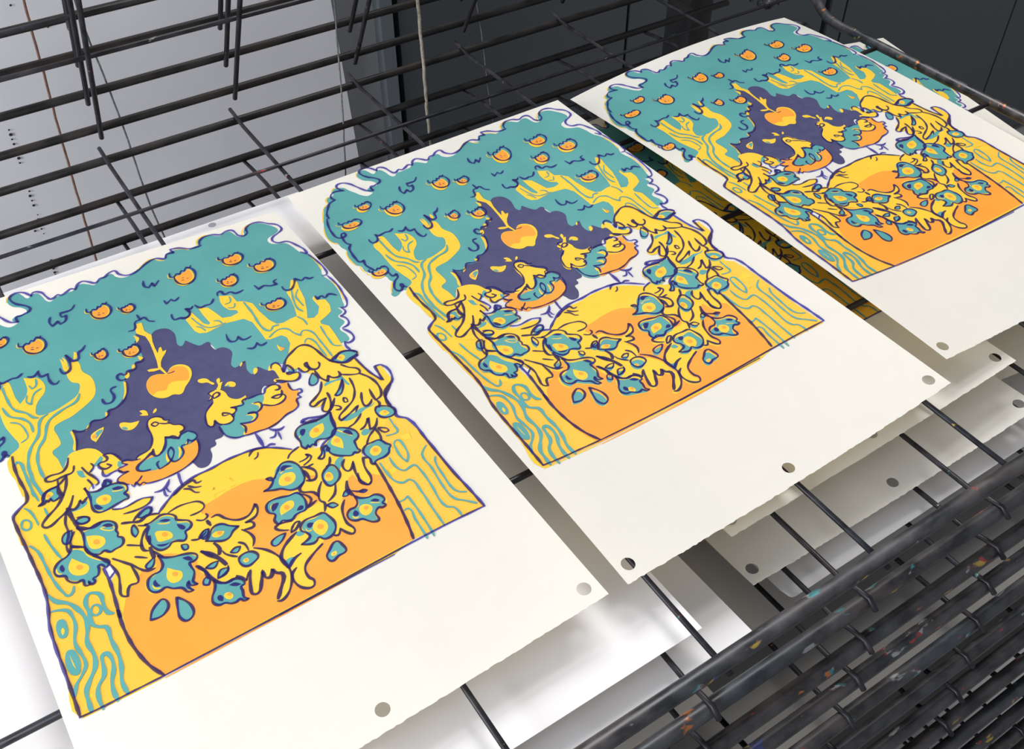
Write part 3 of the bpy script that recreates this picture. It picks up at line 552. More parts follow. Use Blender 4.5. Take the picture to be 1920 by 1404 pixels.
LY0:10:98,547 150,431 205,345 252,315
LY0:10:68,617 31,725 30,841 69,908
LY0:12:75,1032 52,1116 50,1198 58,1259
LY0:10:85,1276 73,1337 87,1386
LY0:12:212,1611 162,1686 133,1747
LY0:13:247,1791 232,1872 248,2023 248,2185
LY0:13:138,2325 134,2430 135,2593
LY0:10:90,4002 195,4005 575,4022
LO0:12:580,4027 1333,4029 1790,4026
LV10:20:467,230 433,178 439,119 495,108 551,152 593,240 644,342 656,351 699,372 704,303 738,308 762,300 800,291 826,260 802,206 746,148 719,84 721,38 767,9 824,27 863,83 875,111 901,73 955,106 978,185 1000,231 1029,224 1063,204 1084,225 1135,207 1178,186 1206,217 1243,156 1285,139 1330,175 1373,217 1422,179 1459,181 1509,145 1559,140 1576,203 1634,257 1715,245 1826,177 1912,156 1982,196 2016,145 2073,157 2064,94 2129,109 2225,177 2322,178
LV10:20:2309,171 2327,112 2379,69 2463,73 2521,109 2584,85 2633,94 2649,158 2652,202 2690,237 2735,212 2753,138 2816,90 2897,101 2956,168 3016,230 3021,323 2967,364 2896,403 2876,453 2903,509 2978,532 3026,638 3054,740 3046,812 3008,746
LV10:18:3049,818 3070,953 3076,1093 3050,1179 3014,1167
LV10:18:3050,1189 3066,1348 3051,1500 3029,1607 2993,1654 2949,1640
LV10:16:2956,1646 2964,1707 2922,1733 2899,1729
LV10:18:2901,1730 2932,1793 2911,1862 2846,1873
LV10:20:2846,1882 2881,1970 2867,2040 2815,2059 2789,2033 2776,2087 2788,2139
LV10:18:464,228 380,197 324,231 313,278 333,315
LV10:20:331,312 265,331 212,395 160,482 153,545
LV10:20:137,528 104,610 80,742 89,837 128,856 166,840 170,799 143,803 124,857 119,954 146,988
LV10:22:147,980 106,1023 90,1097 84,1178 94,1251 130,1245 113,1314 121,1352 141,1419
LV10:20:232,1489 230,1535 240,1568 275,1556 268,1599 224,1632 183,1686 170,1750 200,1775 245,1737 269,1765
FV10:1:221,1709 238,1687 259,1699 257,1738 234,1757 222,1736
LV10:22:281,1772 267,1874 265,2020 273,2169 256,2239 216,2264 166,2300 146,2320 141,2416 146,2560 153,2774 158,2960 152,3080 132,3197 112,3280 99,3455 96,3648 92,3815 86,3994
LV10:13:78,3992 196,4001 392,4006 579,4013
LV10:15:579,4013 1330,4019 2507,4012 2824,4027
GV10:1:1316,4017 1321,4015 2133,4025 2128,4033 1320,4025
LV10:22:2827,4034 2820,3850 2808,3664 2805,3287 2793,3032 2740,2964 2765,2891 2749,2851 2764,2750 2867,2651
LV10:20:2758,2851 2764,2745 2801,2678 2898,2616 2904,2427 2852,2413 2834,2583 2793,2453 2770,2239
LV10:22:519,3062 522,3176 506,3343 490,3486 497,3417 485,3532 491,3720 530,3902 584,4018
LV10:20:973,2833 1069,2762 1191,2692 1297,2668 1413,2667 1528,2654 1676,2662 1733,2669
LV10:18:1726,2665 1798,2697 1871,2745 1963,2827
LV10:22:2395,3271 2375,3487 2353,3682 2314,3903 2292,3994
LV10:20:1720,397 1703,473 1728,510 1773,465 1773,518 1833,459
LV10:16:1776,734 1779,791 1832,753 1847,788 1896,760
LV10:20:933,445 907,506 916,566 967,528 976,573 1021,554 1045,491 1012,494 1015,440 1053,448 1099,445 1141,398
LV10:18:1403,947 1451,955 1494,863 1532,867 1527,788
LV10:18:1532,867 1561,851 1585,914 1624,948
LV10:18:2046,1412 2039,1510 2078,1529 2113,1490 2134,1551 2204,1544
LV10:18:2117,1657 2161,1687 2209,1642 2225,1692 2278,1681
LV10:20:2480,963 2494,1035 2544,1014 2590,1046 2645,1056 2641,1002 2675,994
LV10:20:2669,1109 2669,1163 2708,1190 2767,1140 2803,1073 2820,1103 2844,1129 2884,1110 2905,1143 2946,1144
LV10:20:2846,1383 2846,1436 2888,1412 2905,1451 2949,1425 2999,1481
LV10:20:2172,929 2183,888 2211,880 2227,938 2278,934 2310,976 2383,968
LV10:20:1817,1026 1857,1044 1905,993 1891,943 1924,956 1946,937
LV10:20:1969,927 1993,988 2043,984 2079,991 2129,939
LV10:20:1768,936 1763,1014 1808,1020 1841,1042 1893,1019 1888,932 1926,957 1951,932
LV10:20:308,1001 315,1066 370,1055 389,966 409,1000 445,994 491,987 519,997 568,970
LV10:20:588,1026 626,1053 676,1009 677,1083 728,1080 719,1167 745,1223 781,1200
LV10:22:824,1071 832,1143 873,1139 906,1058 903,947 916,992 933,1047 971,1050 1000,972 1029,961 1067,918
LV10:20:992,1568 997,1629 1039,1641 1075,1596 1081,1502 1124,1502
LV10:20:1211,1460 1173,1457 1162,1400 1190,1382 1218,1415 1250,1385 1281,1395 1315,1385 1334,1331 1371,1340 1403,1313
LV10:14:1203,1491 1179,1588 1117,1679 1043,1718 992,1718 979,1756 925,1774 858,1752 813,1804 767,1809 726,1785 714,1758
LV10:14:714,1758 709,1871 676,1969
LV10:10:1493,1579 1521,1588 1551,1585
LV10:14:1207,2024 1239,2017 1258,2045 1228,2059 1207,2024
LV10:12:1259,2043 1291,2071 1326,2089 1348,2123 1383,2141 1400,2185 1384,2207 1356,2214 1359,2249
LV10:14:1007,2299 1011,2276 1114,2250 1159,2185 1175,2124 1176,2040 1191,1991 1220,1964 1268,1970 1298,2004 1303,2036 1338,2057
LV10:20:1139,2260 1124,2313 1135,2339 1176,2329 1227,2269 1252,2199 1269,2220 1294,2222 1326,2271 1354,2239 1407,2235
LV10:14:1407,2235 1446,2288 1441,2326 1395,2342 1377,2313 1356,2356 1322,2346 1309,2413 1274,2452 1222,2460 1205,2417 1221,2341 1250,2316 1254,2363 1225,2418 1183,2452 1113,2468 1115,2406 1135,2395
LV10:20:1132,2280 1060,2320 990,2359 980,2388 1008,2422 1060,2436
LV10:14:1439,2348 1417,2436 1362,2512 1250,2559 1125,2568 1033,2556 991,2540 974,2519 946,2536 933,2491 911,2524 898,2489
LV10:14:891,2485 829,2413 847,2383 924,2365 870,2338 870,2302
LV10:14:870,2302 939,2299 911,2262 932,2248 977,2282 1034,2302
LV10:16:989,2455 959,2483 917,2502
LV10:22:1207,2575 1197,2634 1191,2702
LV10:22:1136,2593 1099,2639 1059,2659 1008,2648
LV10:16:1075,2659 1067,2723 1080,2732
LV10:16:1093,2653 1099,2704 1108,2710
LV10:18:1106,2749 1165,2719 1237,2697 1270,2696 1280,2732 1317,2733
LV10:16:1220,2721 1253,2761 1298,2780
LV10:16:1184,2732 1222,2758 1243,2807 1269,2823
LV10:12:1643,2032 1682,2020 1677,1960 1727,1956
LV10:16:1687,2034 1742,2018 1736,1988 1696,1999 1690,2036
LV10:14:1671,2068 1590,2133 1557,2205 1556,2282 1580,2294 1610,2248 1629,2305 1686,2335 1730,2316 1730,2249 1689,2211 1679,2237 1721,2250
LV10:16:1755,2191 1789,2225 1756,2260 1735,2259
LV10:16:1755,2191 1800,2208 1851,2215 1857,2178 1898,2167
LV10:18:1900,2182 1989,2184 2025,2195 2052,2156 2106,2147 2146,2171 2142,2218 2105,2210
LV10:16:1970,2299 2032,2352 2098,2356 2146,2320 2142,2289 2097,2269 2056,2269 2090,2302 2132,2282 2148,2236
LV10:16:1916,2249 1956,2259 1955,2313 1901,2345 1841,2320 1880,2331 1897,2369 1844,2414 1753,2381 1772,2438 1748,2494
LV10:16:1615,2318 1620,2432 1670,2495 1732,2511 1775,2522 1838,2529 1903,2540 1977,2531 2076,2491 2142,2483 2186,2458 2207,2389 2242,2392 2235,2345 2269,2341 2271,2307 2238,2298 2218,2284 2222,2194
LV10:26:1805,2533 1807,2599 1804,2693
LV10:22:1907,2550 1942,2589 1981,2600 2011,2588
LV10:16:1941,2592 1909,2642 1874,2634
LV10:16:1949,2611 1941,2697
LV10:20:1679,2715 1722,2675 1770,2682 1823,2699 1851,2693 1884,2716
LV10:16:1698,2759 1728,2748 1748,2712
LV10:16:2180,1983 2199,1944 2236,1941 2252,2010
LV10:20:2237,2073 2277,2005 2323,1946 2398,1898 2469,1870 2518,1888 2554,1955 2576,2078 2598,2158 2634,2203 2684,2237 2749,2225 2802,2216
LV10:18:2614,2147 2670,2132 2716,2118 2779,2146 2816,2198
LV10:18:2249,2015 2246,2072 2298,2011 2310,2045 2307,2114 2264,2114 2261,2090 2300,2109
LV10:20:2301,2125 2335,2133 2333,2176 2291,2206 2215,2170 2157,2116
LV10:18:2154,2133 2180,2165 2221,2179
LV10:20:2356,2089 2377,2163 2418,2158 2418,2079 2439,2074 2432,2156 2472,2183 2514,2145 2512,2119
LV10:20:2449,2190 2450,2285 2482,2354 2510,2298 2534,2344 2587,2351 2595,2298
LV10:16:2643,2242 2679,2304 2734,2364 2725,2409 2669,2396 2593,2340
LV10:20:2718,2412 2766,2504 2779,2613 2744,2716 2689,2735 2691,2680 2703,2604
LV10:18:2633,2412 2611,2540 2548,2638 2462,2688 2380,2741 2381,2775 2468,2747 2553,2710 2507,2761
LV10:20:2638,2601 2592,2723 2601,2750 2639,2741 2671,2708
LV10:18:2693,2737 2697,2781 2670,2818
LV10:20:2438,2328 2386,2414 2316,2464 2259,2501 2274,2532 2328,2514 2393,2503 2323,2580 2313,2611 2345,2638 2412,2530 2422,2455
LV10:24:2445,2539 2361,2633 2302,2660 2154,2610 2134,2625 2175,2660 2240,2674 2239,2658
LV10:18:2354,2655 2317,2738 2311,2840
LV10:16:2402,2606 2438,2645 2430,2669 2396,2654
CV10:14:2500,2577 2515,2594 2509,2632 2486,2623
LV10:18:2536,2794 2449,2855 2388,2866
LV10:20:2610,2899 2558,2969 2515,2973 2556,2861 2494,2925 2452,2936
LV10:22:2549,2977 2547,3066 2528,3118
CV10:14:2569,2990 2620,3032 2623,3060 2589,3056
LV10:18:2544,2986 2475,3030 2426,3087
LV10:18:2153,3039 2118,3101 2089,3106
LV10:18:2232,3118 2191,3164 2200,3231 2229,3226 2272,3169
LV10:18:2272,3169 2244,3248 2232,3337 2245,3394 2266,3420 2299,3395 2316,3261 2345,3182 2374,3202
LV10:18:1899,2890 1927,2859 2014,2830
LV10:16:1951,2963 2026,2952 2022,2924 2046,2965 1964,3008
LV10:16:1968,3036 2029,3034
LV10:20:1946,3010 2002,3072 2009,3120 1973,3167 1918,3141
LV10:28:1944,3051 1948,3114 1943,3159
LV10:18:2008,3209 1959,3265 1923,3357 1940,3391 1906,3459
LV10:18:2078,3275 2031,3361 1963,3395
LV10:20:1907,3146 1853,3180 1849,3213 1917,3265 1932,3322
LV10:20:1906,3339 1877,3348 1822,3366
LV10:16:1822,3218 1862,3257 1877,3314 1823,3357
LV10:18:2066,3442 2017,3501 1988,3627 2007,3706 1984,3729 1956,3704 1930,3643 1894,3684 1871,3668
LV10:18:1693,3406 1579,3387 1576,3412 1642,3463
CV10:18:1670,3454 1714,3429 1730,3440 1680,3484 1646,3488
LV10:22:1679,3504 1562,3565 1507,3633 1501,3681 1514,3736 1575,3690 1631,3676
LV10:18:1387,3462 1448,3521 1498,3619 1514,3721 1506,3797 1475,3857 1425,3912 1370,3933 1347,3919
LV10:26:1356,3913 1401,3856 1462,3752 1433,3727 1421,3686 1387,3734 1358,3722
LV10:22:1358,3722 1362,3658 1324,3734 1270,3801 1242,3786 1245,3750 1302,3608
LV10:18:1781,3687 1682,3732 1602,3791 1590,3874 1607,3911 1584,3951 1526,3926 1499,3853 1512,3791 1558,3761
LV10:30:2154,3303 2120,3386 2136,3455
LV10:18:2251,3285 2228,3377 2268,3417 2295,3399
LV10:16:2139,3399 2173,3432 2224,3451
LV10:18:1380,3279 1412,3333 1421,3394 1390,3448
LV10:18:1320,3363 1351,3400 1353,3465
LV10:18:1250,3074 1291,3072 1329,3134 1399,3195 1471,3196 1543,3132 1542,3177 1504,3230 1423,3242 1466,3263 1461,3301 1395,3289
LV10:16:1209,3368 1217,3405 1275,3470
LV10:30:1185,3276 1201,3341 1178,3388
LV10:35:1087,3290 1131,3351 1168,3413 1190,3490
LV10:16:1196,3494 1179,3534 1101,3557
LV10:22:1021,3381 1057,3461 1076,3545 1131,3613 1191,3613
LV10:32:1204,3602 1238,3646 1249,3673
LV10:14:1249,3673 1285,3617
LV10:18:619,2098 594,2154 543,2156 424,2145 417,2114 444,2101 533,2113 574,2080 608,2004
LV10:20:552,2152 508,2276 421,2392 308,2473 287,2509 312,2538 403,2503 475,2462 536,2360
LV10:20:478,2453 502,2486 537,2469 561,2428 568,2467 614,2429
LV10:18:486,2168 470,2275 484,2331
LV10:18:310,2323 350,2299 382,2239 425,2221 472,2217 549,2162
LV10:18:660,2143 679,2222 707,2283 717,2349 690,2361
LV10:18:659,2275 674,2338 671,2384
LV10:18:723,2143 733,2186 690,2224
LV10:18:820,2115 838,2158 826,2181 771,2181 766,2220 802,2256 841,2246 816,2211
LV10:18:776,2251 765,2298 781,2321 815,2313 862,2315 886,2361
LV10:16:824,2114 873,2134 903,2189 913,2245
LV10:30:466,2444 472,2549 481,2644
LV10:18:460,2463 421,2571 415,2665 371,2764 373,2829
LV10:16:497,2566 556,2594 562,2632 519,2639 477,2608
LV10:22:481,2644 558,2707 631,2690
LV10:18:451,2668 398,2772 468,2830
LV10:16:719,2628 778,2660 920,2652 984,2681 953,2715 855,2728 769,2710
LV10:24:730,2779 789,2807 842,2832 895,2812 976,2845
LV10:18:805,2807 876,2755 933,2748 939,2786 892,2821
LV10:18:817,2859 866,2893
LV10:16:703,2972 793,3038
LV10:16:715,3091 784,3148
LV10:18:590,3022 676,3138 750,3244 799,3251
LV10:18:673,3146 681,3253 668,3294 617,3290 582,3360 551,3336 565,3255 583,3177 576,3111 563,3050
LV10:22:563,3050 525,2973 491,2919
LV10:16:577,3127 529,3165
LV10:39:826,3071 820,3172
LV10:33:851,2981 832,3054
LV10:22:832,3118 871,3197
LV10:26:1092,3294 1143,3376
LV10:26:1031,3389 1057,3457 1053,3525
LV10:14:1020,2872 1096,2858 1171,2869 1232,2896 1250,2951 1216,2979 1138,2977
LV10:16:1159,3033 1198,3063 1237,3044 1232,3018
LV10:26:1217,3075 1224,3136
LV10:16:1070,3172 1116,3193 1182,3162
FV10:1:777,2451 816,2454 851,2489 820,2488 780,2468
FV10:1:627,2524 644,2530 673,2583 649,2584 627,2558
FV10:1:619,2726 650,2725 679,2750 680,2772 640,2754
FV10:1:289,2897 306,2888 308,2940 294,2951 283,2929
FV10:1:947,2903 985,2906 1020,2936 989,2937
FV10:1:1038,2993 1067,3018 1076,3057 1058,3061 1039,3032
FV10:1:868,3079 926,3107 957,3107 914,3120 876,3100
FV10:1:749,3349 768,3337 770,3373 781,3401 749,3389
FV10:1:970,3274 1011,3286 1025,3327 998,3319
FV10:1:1811,2960 1835,2928 1874,2944 1897,2970 1858,2961 1822,2974
FV10:1:1615,3238 1644,3201 1682,3215 1640,3255 1616,3262
FV10:1:1754,3344 1791,3318 1808,3335 1789,3357
FV10:1:1758,3492 1778,3484 1803,3499 1774,3526 1757,3519
FV10:1:2058,3580 2083,3563 2094,3599 2077,3615 2056,3607
FV10:1:2206,3550 2239,3551 2263,3579 2246,3586
FV10:1:1046,3684 1064,3676 1078,3705 1064,3730 1045,3712
FV10:1:1142,3640 1180,3641 1210,3676 1180,3676
FV10:1:2072,2728 2099,2688 2123,2704 2081,2754
FV10:1:2335,2882 2366,2874 2391,2914 2386,2950 2365,2929
FV10:1:2154,2976 2175,2952 2194,2966 2174,2990
FV10:1:2169,2636 2226,2648 2247,2679 2205,2672
LN1:28:1914,1539 1964,1553 1989,1605 1970,1686
CN1:18:1914,1539 1964,1553 1989,1605 1970,1686
LV10:16:753,2346 781,2380 785,2404 761,2417
LV10:18:753,2346 753,2382 731,2403 690,2410
LV10:20:869,2906 823,2951 786,3023 786,3078 812,3099
LY7:10:829,2966 802,3023 803,3072
CY7:8:603,2742 642,2747 683,2785 671,2799 621,2769
LY7:10:769,2475 803,2492 839,2501
LY7:10:618,2563 639,2592 666,2604
LY7:10:266,2902 262,2940 284,2960
LY7:10:739,3368 745,3401 776,3417
LY7:10:934,2917 971,2944 1006,2954
LY7:8:1799,2970 1804,2986 1838,2967 1890,2984
LY7:10:1663,3203 1626,3212 1614,3249
LY7:10:1828,3222 1856,3253 1879,3292 1864,3340
LY7:10:1740,3513 1742,3542 1772,3546
LY7:10:2044,3598 2056,3624 2079,3628
LY7:8:2197,3566 2230,3584 2254,3603
LY7:10:2311,2840 2346,2896 2380,2952
LY7:10:2033,2753 2051,2753 2067,2738
LY7:8:2160,2636 2204,2657 2242,2689"""

def smooth2(P, closed, n=3):
    """hermite curve through the points; tangents shrink beside short spans and vanish at sharp corners"""
    out = []; N = len(P); T = []
    for i in range(N):
        a = P[i - 1] if (closed or i) else P[i]; b = P[i]; c = P[(i + 1) % N] if (closed or i < N - 1) else P[i]
        d1 = (b[0] - a[0], b[1] - a[1]); d2 = (c[0] - b[0], c[1] - b[1]); l1 = math.hypot(*d1) or 1e-9; l2 = math.hypot(*d2) or 1e-9
        cs = (d1[0] * d2[0] + d1[1] * d2[1]) / (l1 * l2)
        if (not closed and i in (0, N - 1)) or cs < -.15: T.append((0, 0)); continue
        t = (d1[0] / l1 + d2[0] / l2, d1[1] / l1 + d2[1] / l2); L = math.hypot(*t) or 1e-9
        T.append((t[0] / L, t[1] / L))
    for i in range(N if closed else N - 1):
        b, c = P[i], P[(i + 1) % N]; s = math.hypot(c[0] - b[0], c[1] - b[1]); t0, t1 = T[i], T[(i + 1) % N]
        nn = n + 1 if s > .004 else n if s > .0018 else 2
        for k in range(nn):
            t = k / nn; h0 = 2*t**3 - 3*t*t + 1; h1 = t**3 - 2*t*t + t; h2 = -2*t**3 + 3*t*t; h3 = t**3 - t*t
            out.append(tuple(h0 * b[j] + h1 * s * t0[j] + h2 * c[j] + h3 * s * t1[j] for j in (0, 1)))
    if not closed: out.append(P[-1])
    return out

def fill(poly):
    """triangulate an outline; keeps every triangle the outline winds around"""
    N = len(poly); vs = [Vector(p) for p in poly]
    r = delaunay_2d_cdt(vs, [(i, (i + 1) % N) for i in range(N)], [], 0, 1e-7)
    V = [tuple(v) for v in r[0]]; F = []
    E = [(poly[i], poly[(i + 1) % N]) for i in range(N)]
    for f in r[2]:
        cx = sum(V[i][0] for i in f) / len(f); cy = sum(V[i][1] for i in f) / len(f); wn = 0
        for (x0, y0), (x1, y1) in E:
            if (y0 <= cy) != (y1 <= cy):
                if x0 + (cy - y0) * (x1 - x0) / (y1 - y0) > cx: wn += 1 if y1 > y0 else -1
        if wn: F.append(list(f))
    return V, F

def ribbon(P, w, closed):
    N = len(P); L = []; R = []; rnd = random.Random(int(P[0][0] * 1e5))
    cum = [0]
    for i in range(1, N): cum.append(cum[-1] + math.hypot(P[i][0] - P[i-1][0], P[i][1] - P[i-1][1]))
    T = cum[-1] or 1e-6; ph = rnd.random() * 6
    for i in range(N):
        if closed: a, b = P[i - 1], P[(i + 1) % N]
        else: a, b = P[max(i - 1, 0)], P[min(i + 1, N - 1)]
        dx, dy = b[0] - a[0], b[1] - a[1]; d = math.hypot(dx, dy) or 1e-9
        ww = w * .5 * (1 + .22 * math.sin(cum[i] * 420 + ph))
        if not closed:
            e = min(cum[i], T - cum[i]); ww *= min(1, .55 + e / (w * 3.))
        nx, ny = -dy / d * ww, dx / d * ww
        L.append((P[i][0] + nx, P[i][1] + ny)); R.append((P[i][0] - nx, P[i][1] - ny))
    vs = L + R; fs = []
    for i in range(N if closed else N - 1):
        j = (i + 1) % N; fs.append([i, j, N + j, N + i])
    return vs, fs

def art_layers():
    """list of (ink, level, verts, faces), cut along an 8 mm grid so the ink can follow the curl of a sheet"""
    out = []
    for q, ln in enumerate(ART.strip().split('\n')):
        h, w, b = ln.split(':'); kind, ink, lev = h[0], h[1], int(h[2:]); w = int(w) / 10000
        P = [tuple(int(t) / 10000 for t in s.split(',')) for s in b.split()]
        if kind == 'F': vs, fs = fill(smooth2(P, True))
        elif kind == 'G': vs, fs = fill(P)
        else: vs, fs = ribbon(smooth2(P, kind == 'C'), w, kind == 'C')
        out.append((ink, lev, q, vs, fs))
    return out

_cache = {}
def art_mesh():
    if 'a' in _cache: return _cache['a']
    bm = bmesh.new(); lay = bm.faces.layers.float.new('lift')
    for ink, lev, q, vs, fs in art_layers():
        bv = [bm.verts.new((x, y, 0)) for x, y in vs]
        for f in fs:
            if len(set(f)) < 3: continue
            try: bf = bm.faces.new([bv[i] for i in f])
            except ValueError: continue
            bf.material_index = INK[ink]; bf[lay] = 1e-4 + lev * 4.5e-5 + (q % 40) * 6e-7
    g = .012
    for ax, mx in ((0, SW), (1, SL * .82)):
        k = g
        while k < mx:
            geom = bm.verts[:] + bm.edges[:] + bm.faces[:]
            no = (1, 0, 0) if ax == 0 else (0, 1, 0); co = (k, 0, 0) if ax == 0 else (0, k, 0)
            bmesh.ops.bisect_plane(bm, geom=geom, dist=1e-7, plane_co=co, plane_no=no)
            k += g
    V = [(v.co.x, v.co.y) for v in bm.verts]; bm.verts.index_update()
    F = [([v.index for v in f.verts], f.material_index, f[lay]) for f in bm.faces]
    # lift per vertex (every outline owns its vertices)
    lift = [0.] * len(V)
    for idx, _, lf in F:
        for i in idx: lift[i] = lf
    bm.free(); _cache['a'] = (V, F, lift); return _cache['a']

def paper_2d(w, l, holes, step=.008, deckle=0., corner=0., seed=1):
    rnd = random.Random(seed); out = []
    nx, ny = max(2, round(w / step)), max(2, round(l / step))
    per = []
    m = 140
    for i in range(m): per.append((w * i / m, 0))
    for i in range(ny * 2): per.append((w, l * i / (ny * 2)))
    for i in range(m): per.append((w - w * i / m, l + (rnd.uniform(-1, 1) * deckle if i else 0)))
    for i in range(ny * 2): per.append((0, l - l * i / (ny * 2)))
    if corner:
        def rc(p):
            x, y = p
            for cx, cy in ((corner, corner), (w - corner, corner), (w - corner, l - corner), (corner, l - corner)):
                if (x - cx) * (cx - w / 2) > 0 and (y - cy) * (cy - l / 2) > 0:
                    d = math.hypot(x - cx, y - cy)
                    if d > corner: x, y = cx + (x - cx) * corner / d, cy + (y - cy) * corner / d
            return x, y
        per = [rc(p) for p in per]
    vs = [Vector(p) for p in per]; faces = [list(range(len(vs)))]; edges = []
    for hx, hy, hr in holes:
        b = len(vs)
        for k in range(28):
            a = 2 * math.pi * k / 28; vs.append(Vector((hx + hr * math.cos(a), hy + hr * math.sin(a)))); edges.append((b + k, b + (k + 1) % 28))
    for i in range(1, nx):
        for j in range(1, ny):
            x, y = w * i / nx, l * j / ny
            if all(math.hypot(x - hx, y - hy) > hr + .001 for hx, hy, hr in holes) and y < l - deckle * 2: vs.append(Vector((x, y)))
    r = delaunay_2d_cdt(vs, edges, faces, 1, 1e-7)
    V = [tuple(v) for v in r[0]]; F = []
    for f in r[2]:
        cx = sum(V[i][0] for i in f) / len(f); cy = sum(V[i][1] for i in f) / len(f)
        if any(math.hypot(cx - hx, cy - hy) < hr for hx, hy, hr in holes): continue
        F.append(list(f))
    return V, F

def b2(t): return ((1 - t) ** 2, 2 * t * (1 - t), t * t)
def b3(t): return ((1 - t) ** 3, 3 * t * (1 - t) ** 2, 3 * t * t * (1 - t), t ** 3)
def sheet_fn(pose, w, l):
    ox, oy, a = pose[:3]; Z = pose[3:]; ca, sa = math.cos(a), math.sin(a)
    def fn(u, v, lift=0.):
        bu, bv = b2(u / w), b3(v / l)
        z = sum(bu[i] * bv[j] * Z[i * 4 + j] for i in range(3) for j in range(4))
        return (u * ca + v * sa, u * sa - v * ca, z + lift - Z[0])
    return fn

PUNCH = [(.0097, .4935, .0048), (.1549, .4925, .0046), (.2988, .4935, .0048)]
def sheet(name, pose, w, l, m, holes=(), deckle=0., art=False, shift=(0, 0), corner=0., step=.008, seed=1):
    fn = sheet_fn(pose, w, l); mb = MB()
    V, F = paper_2d(w, l, list(holes), step, deckle, corner, seed)
    mb.add([fn(x, y) for x, y in V], [f[::-1] for f in F], 0, True)
    if art:
        AV, AF, lift = art_mesh(); vio = set()
        for idx, mi, _ in AF:
            if mi == 5: vio.update(idx)
        vs = [fn(x + (shift[0] if i in vio else 0), y + (shift[1] if i in vio else 0), lift[i]) for i, (x, y) in enumerate(AV)]
        b = len(mb.v); mb.v += vs
        for idx, mi, _ in AF:
            # face up
            (x0, y0), (x1, y1), (x2, y2) = AV[idx[0]], AV[idx[1]], AV[idx[2]]
            ar = sum(AV[idx[k]][0] * AV[idx[(k + 1) % len(idx)]][1] - AV[idx[(k + 1) % len(idx)]][0] * AV[idx[k]][1] for k in range(len(idx)))
            ii = [b + i for i in idx]
            mb.f.append(ii[::-1] if ar > 0 else ii); mb.m.append(mi); mb.sm.append(True)
    o = mb.build(name, PRINT_MATS if art else [m])
    o.location = (pose[0], pose[1], pose[3])
    return o

# ------------------------------------------------------------------ prints on the front shelf
P1 = [-0.20725,-0.19017,0.00569,0.01635,0.00664,0.00879,0.00409,0.01601,0.00482,0.01140,0.00774,0.00624,0.01812,0.00852,0.01202]
P2 = [0.11680,-0.18851,0.00689,0.01766,0.01262,0.02119,0.01011,0.01926,0.00435,0.00447,0.00419,0.02047,0.01769,0.01978,0.01869]
P3 = [0.45617,-0.16836,-0.02011,0.00380,0.01886,0.02476,0.02039,0.03165,0.01021,0.00825,0.00828,0.01920,0.03367,0.01704,0.02420]
B1 = [0.20642,-0.18926,0.00968,-0.03049,-0.02457,-0.02030,-0.00699,-0.02240,-0.01175,-0.01509,-0.01300,-0.01733,-0.00489,-0.00557,-0.00598]
B2 = [0.23707,-0.20715,-0.02217,-0.06943,-0.06349,-0.07518,-0.05536,-0.06927,-0.06013,-0.05243,-0.05878,-0.06927,-0.06009,-0.05116,-0.04357]
CC = [0.62153,-0.13013,-0.25000,-0.03235,-0.02731,-0.02219,-0.00100,-0.03432,-0.02929,-0.02273,-0.01000,-0.03489,-0.03036,-0.02621,-0.01980]
GP = 'screen prints of two peacocks laid out to dry'
tag(sheet('screen_print', P1, SW, SL, M_PAPER, PUNCH, .0004, True, (0, 0), seed=3), 'peacock screen print nearest the camera, cut by the left edge of the photo', 'print', GP)
tag(sheet('screen_print', P2, SW, SL, M_PAPER, PUNCH, .0004, True, (.0016, -.0018), seed=4), 'peacock screen print lying in the middle of the three in front', 'print', GP)
tag(sheet('screen_print', P3, SW, SL, M_PAPER, PUNCH, .0004, True, (-.001, .0008), seed=5), 'farthest of the three uncovered peacock screen prints, curling beside the side rail', 'print', GP)
tag(sheet('screen_print', B1, SW, SL, M_PAPER, PUNCH, .0004, True, (0, 0), seed=6), 'shaded peacock print one shelf down, showing through the gap between two bright prints', 'print', GP)
tag(sheet('screen_print', CC, SW, SL, M_PAPER, PUNCH, .0004, True, (0, 0), seed=8), 'peacock print one shelf down beneath the side rail, only its treetop visible', 'print', GP)

# ------------------------------------------------------------------ plain sheets lower down
def plane_pose(x, y, a, zr, zf, l, w, sag=0.):
    z = []
    for i in range(3):
        for j in range(4):
            yy = y - l * j / 3
            z.append(zr + (zf - zr) * (-yy / .77) - (sag if j in (1, 2) else 0))
    return [x, y, a] + z
GW = 'plain paper sheets on the lower shelves'
tag(sheet('paper_sheet', [.590, -.20, -.13] + [-.052] * 12, .33, .48, M_PAPER, [], .0004, seed=11), 'blank cream sheet poking out beyond the side rail at the far right', 'paper', GW)
tag(sheet('paper_sheet', B2, SW, SL, M_PAPER, PUNCH, .0004, seed=9), 'cream punched sheet two shelves below the prints, seen past the front rods', 'paper', GW)
tag(sheet('paper_sheet', plane_pose(-.315, -.1115, 0, -.0372, -.0205, .62, .47), .47, .62, M_WHITE, [(.375, .006, .004)], 0, step=.02), 'large bright white sheet one shelf below the nearest print, rear strip showing', 'paper', GW)
tag(sheet('paper_sheet', plane_pose(-.275, -.14, 0, -.078, -.046, .612, .47), .47, .612, M_WHITE, [], 0, step=.02), 'white sheet under the large bright one, its corner lit beside the thick front rail', 'paper', GW)
tag(sheet('paper_sheet', plane_pose(.252, -.20, .0, -.112, -.074, .528, .36), .36, .528, M_GREY, [], 0, corner=.006, step=.02), 'pale grey sheet with rounded corners under the punched cream sheet', 'paper', GW)

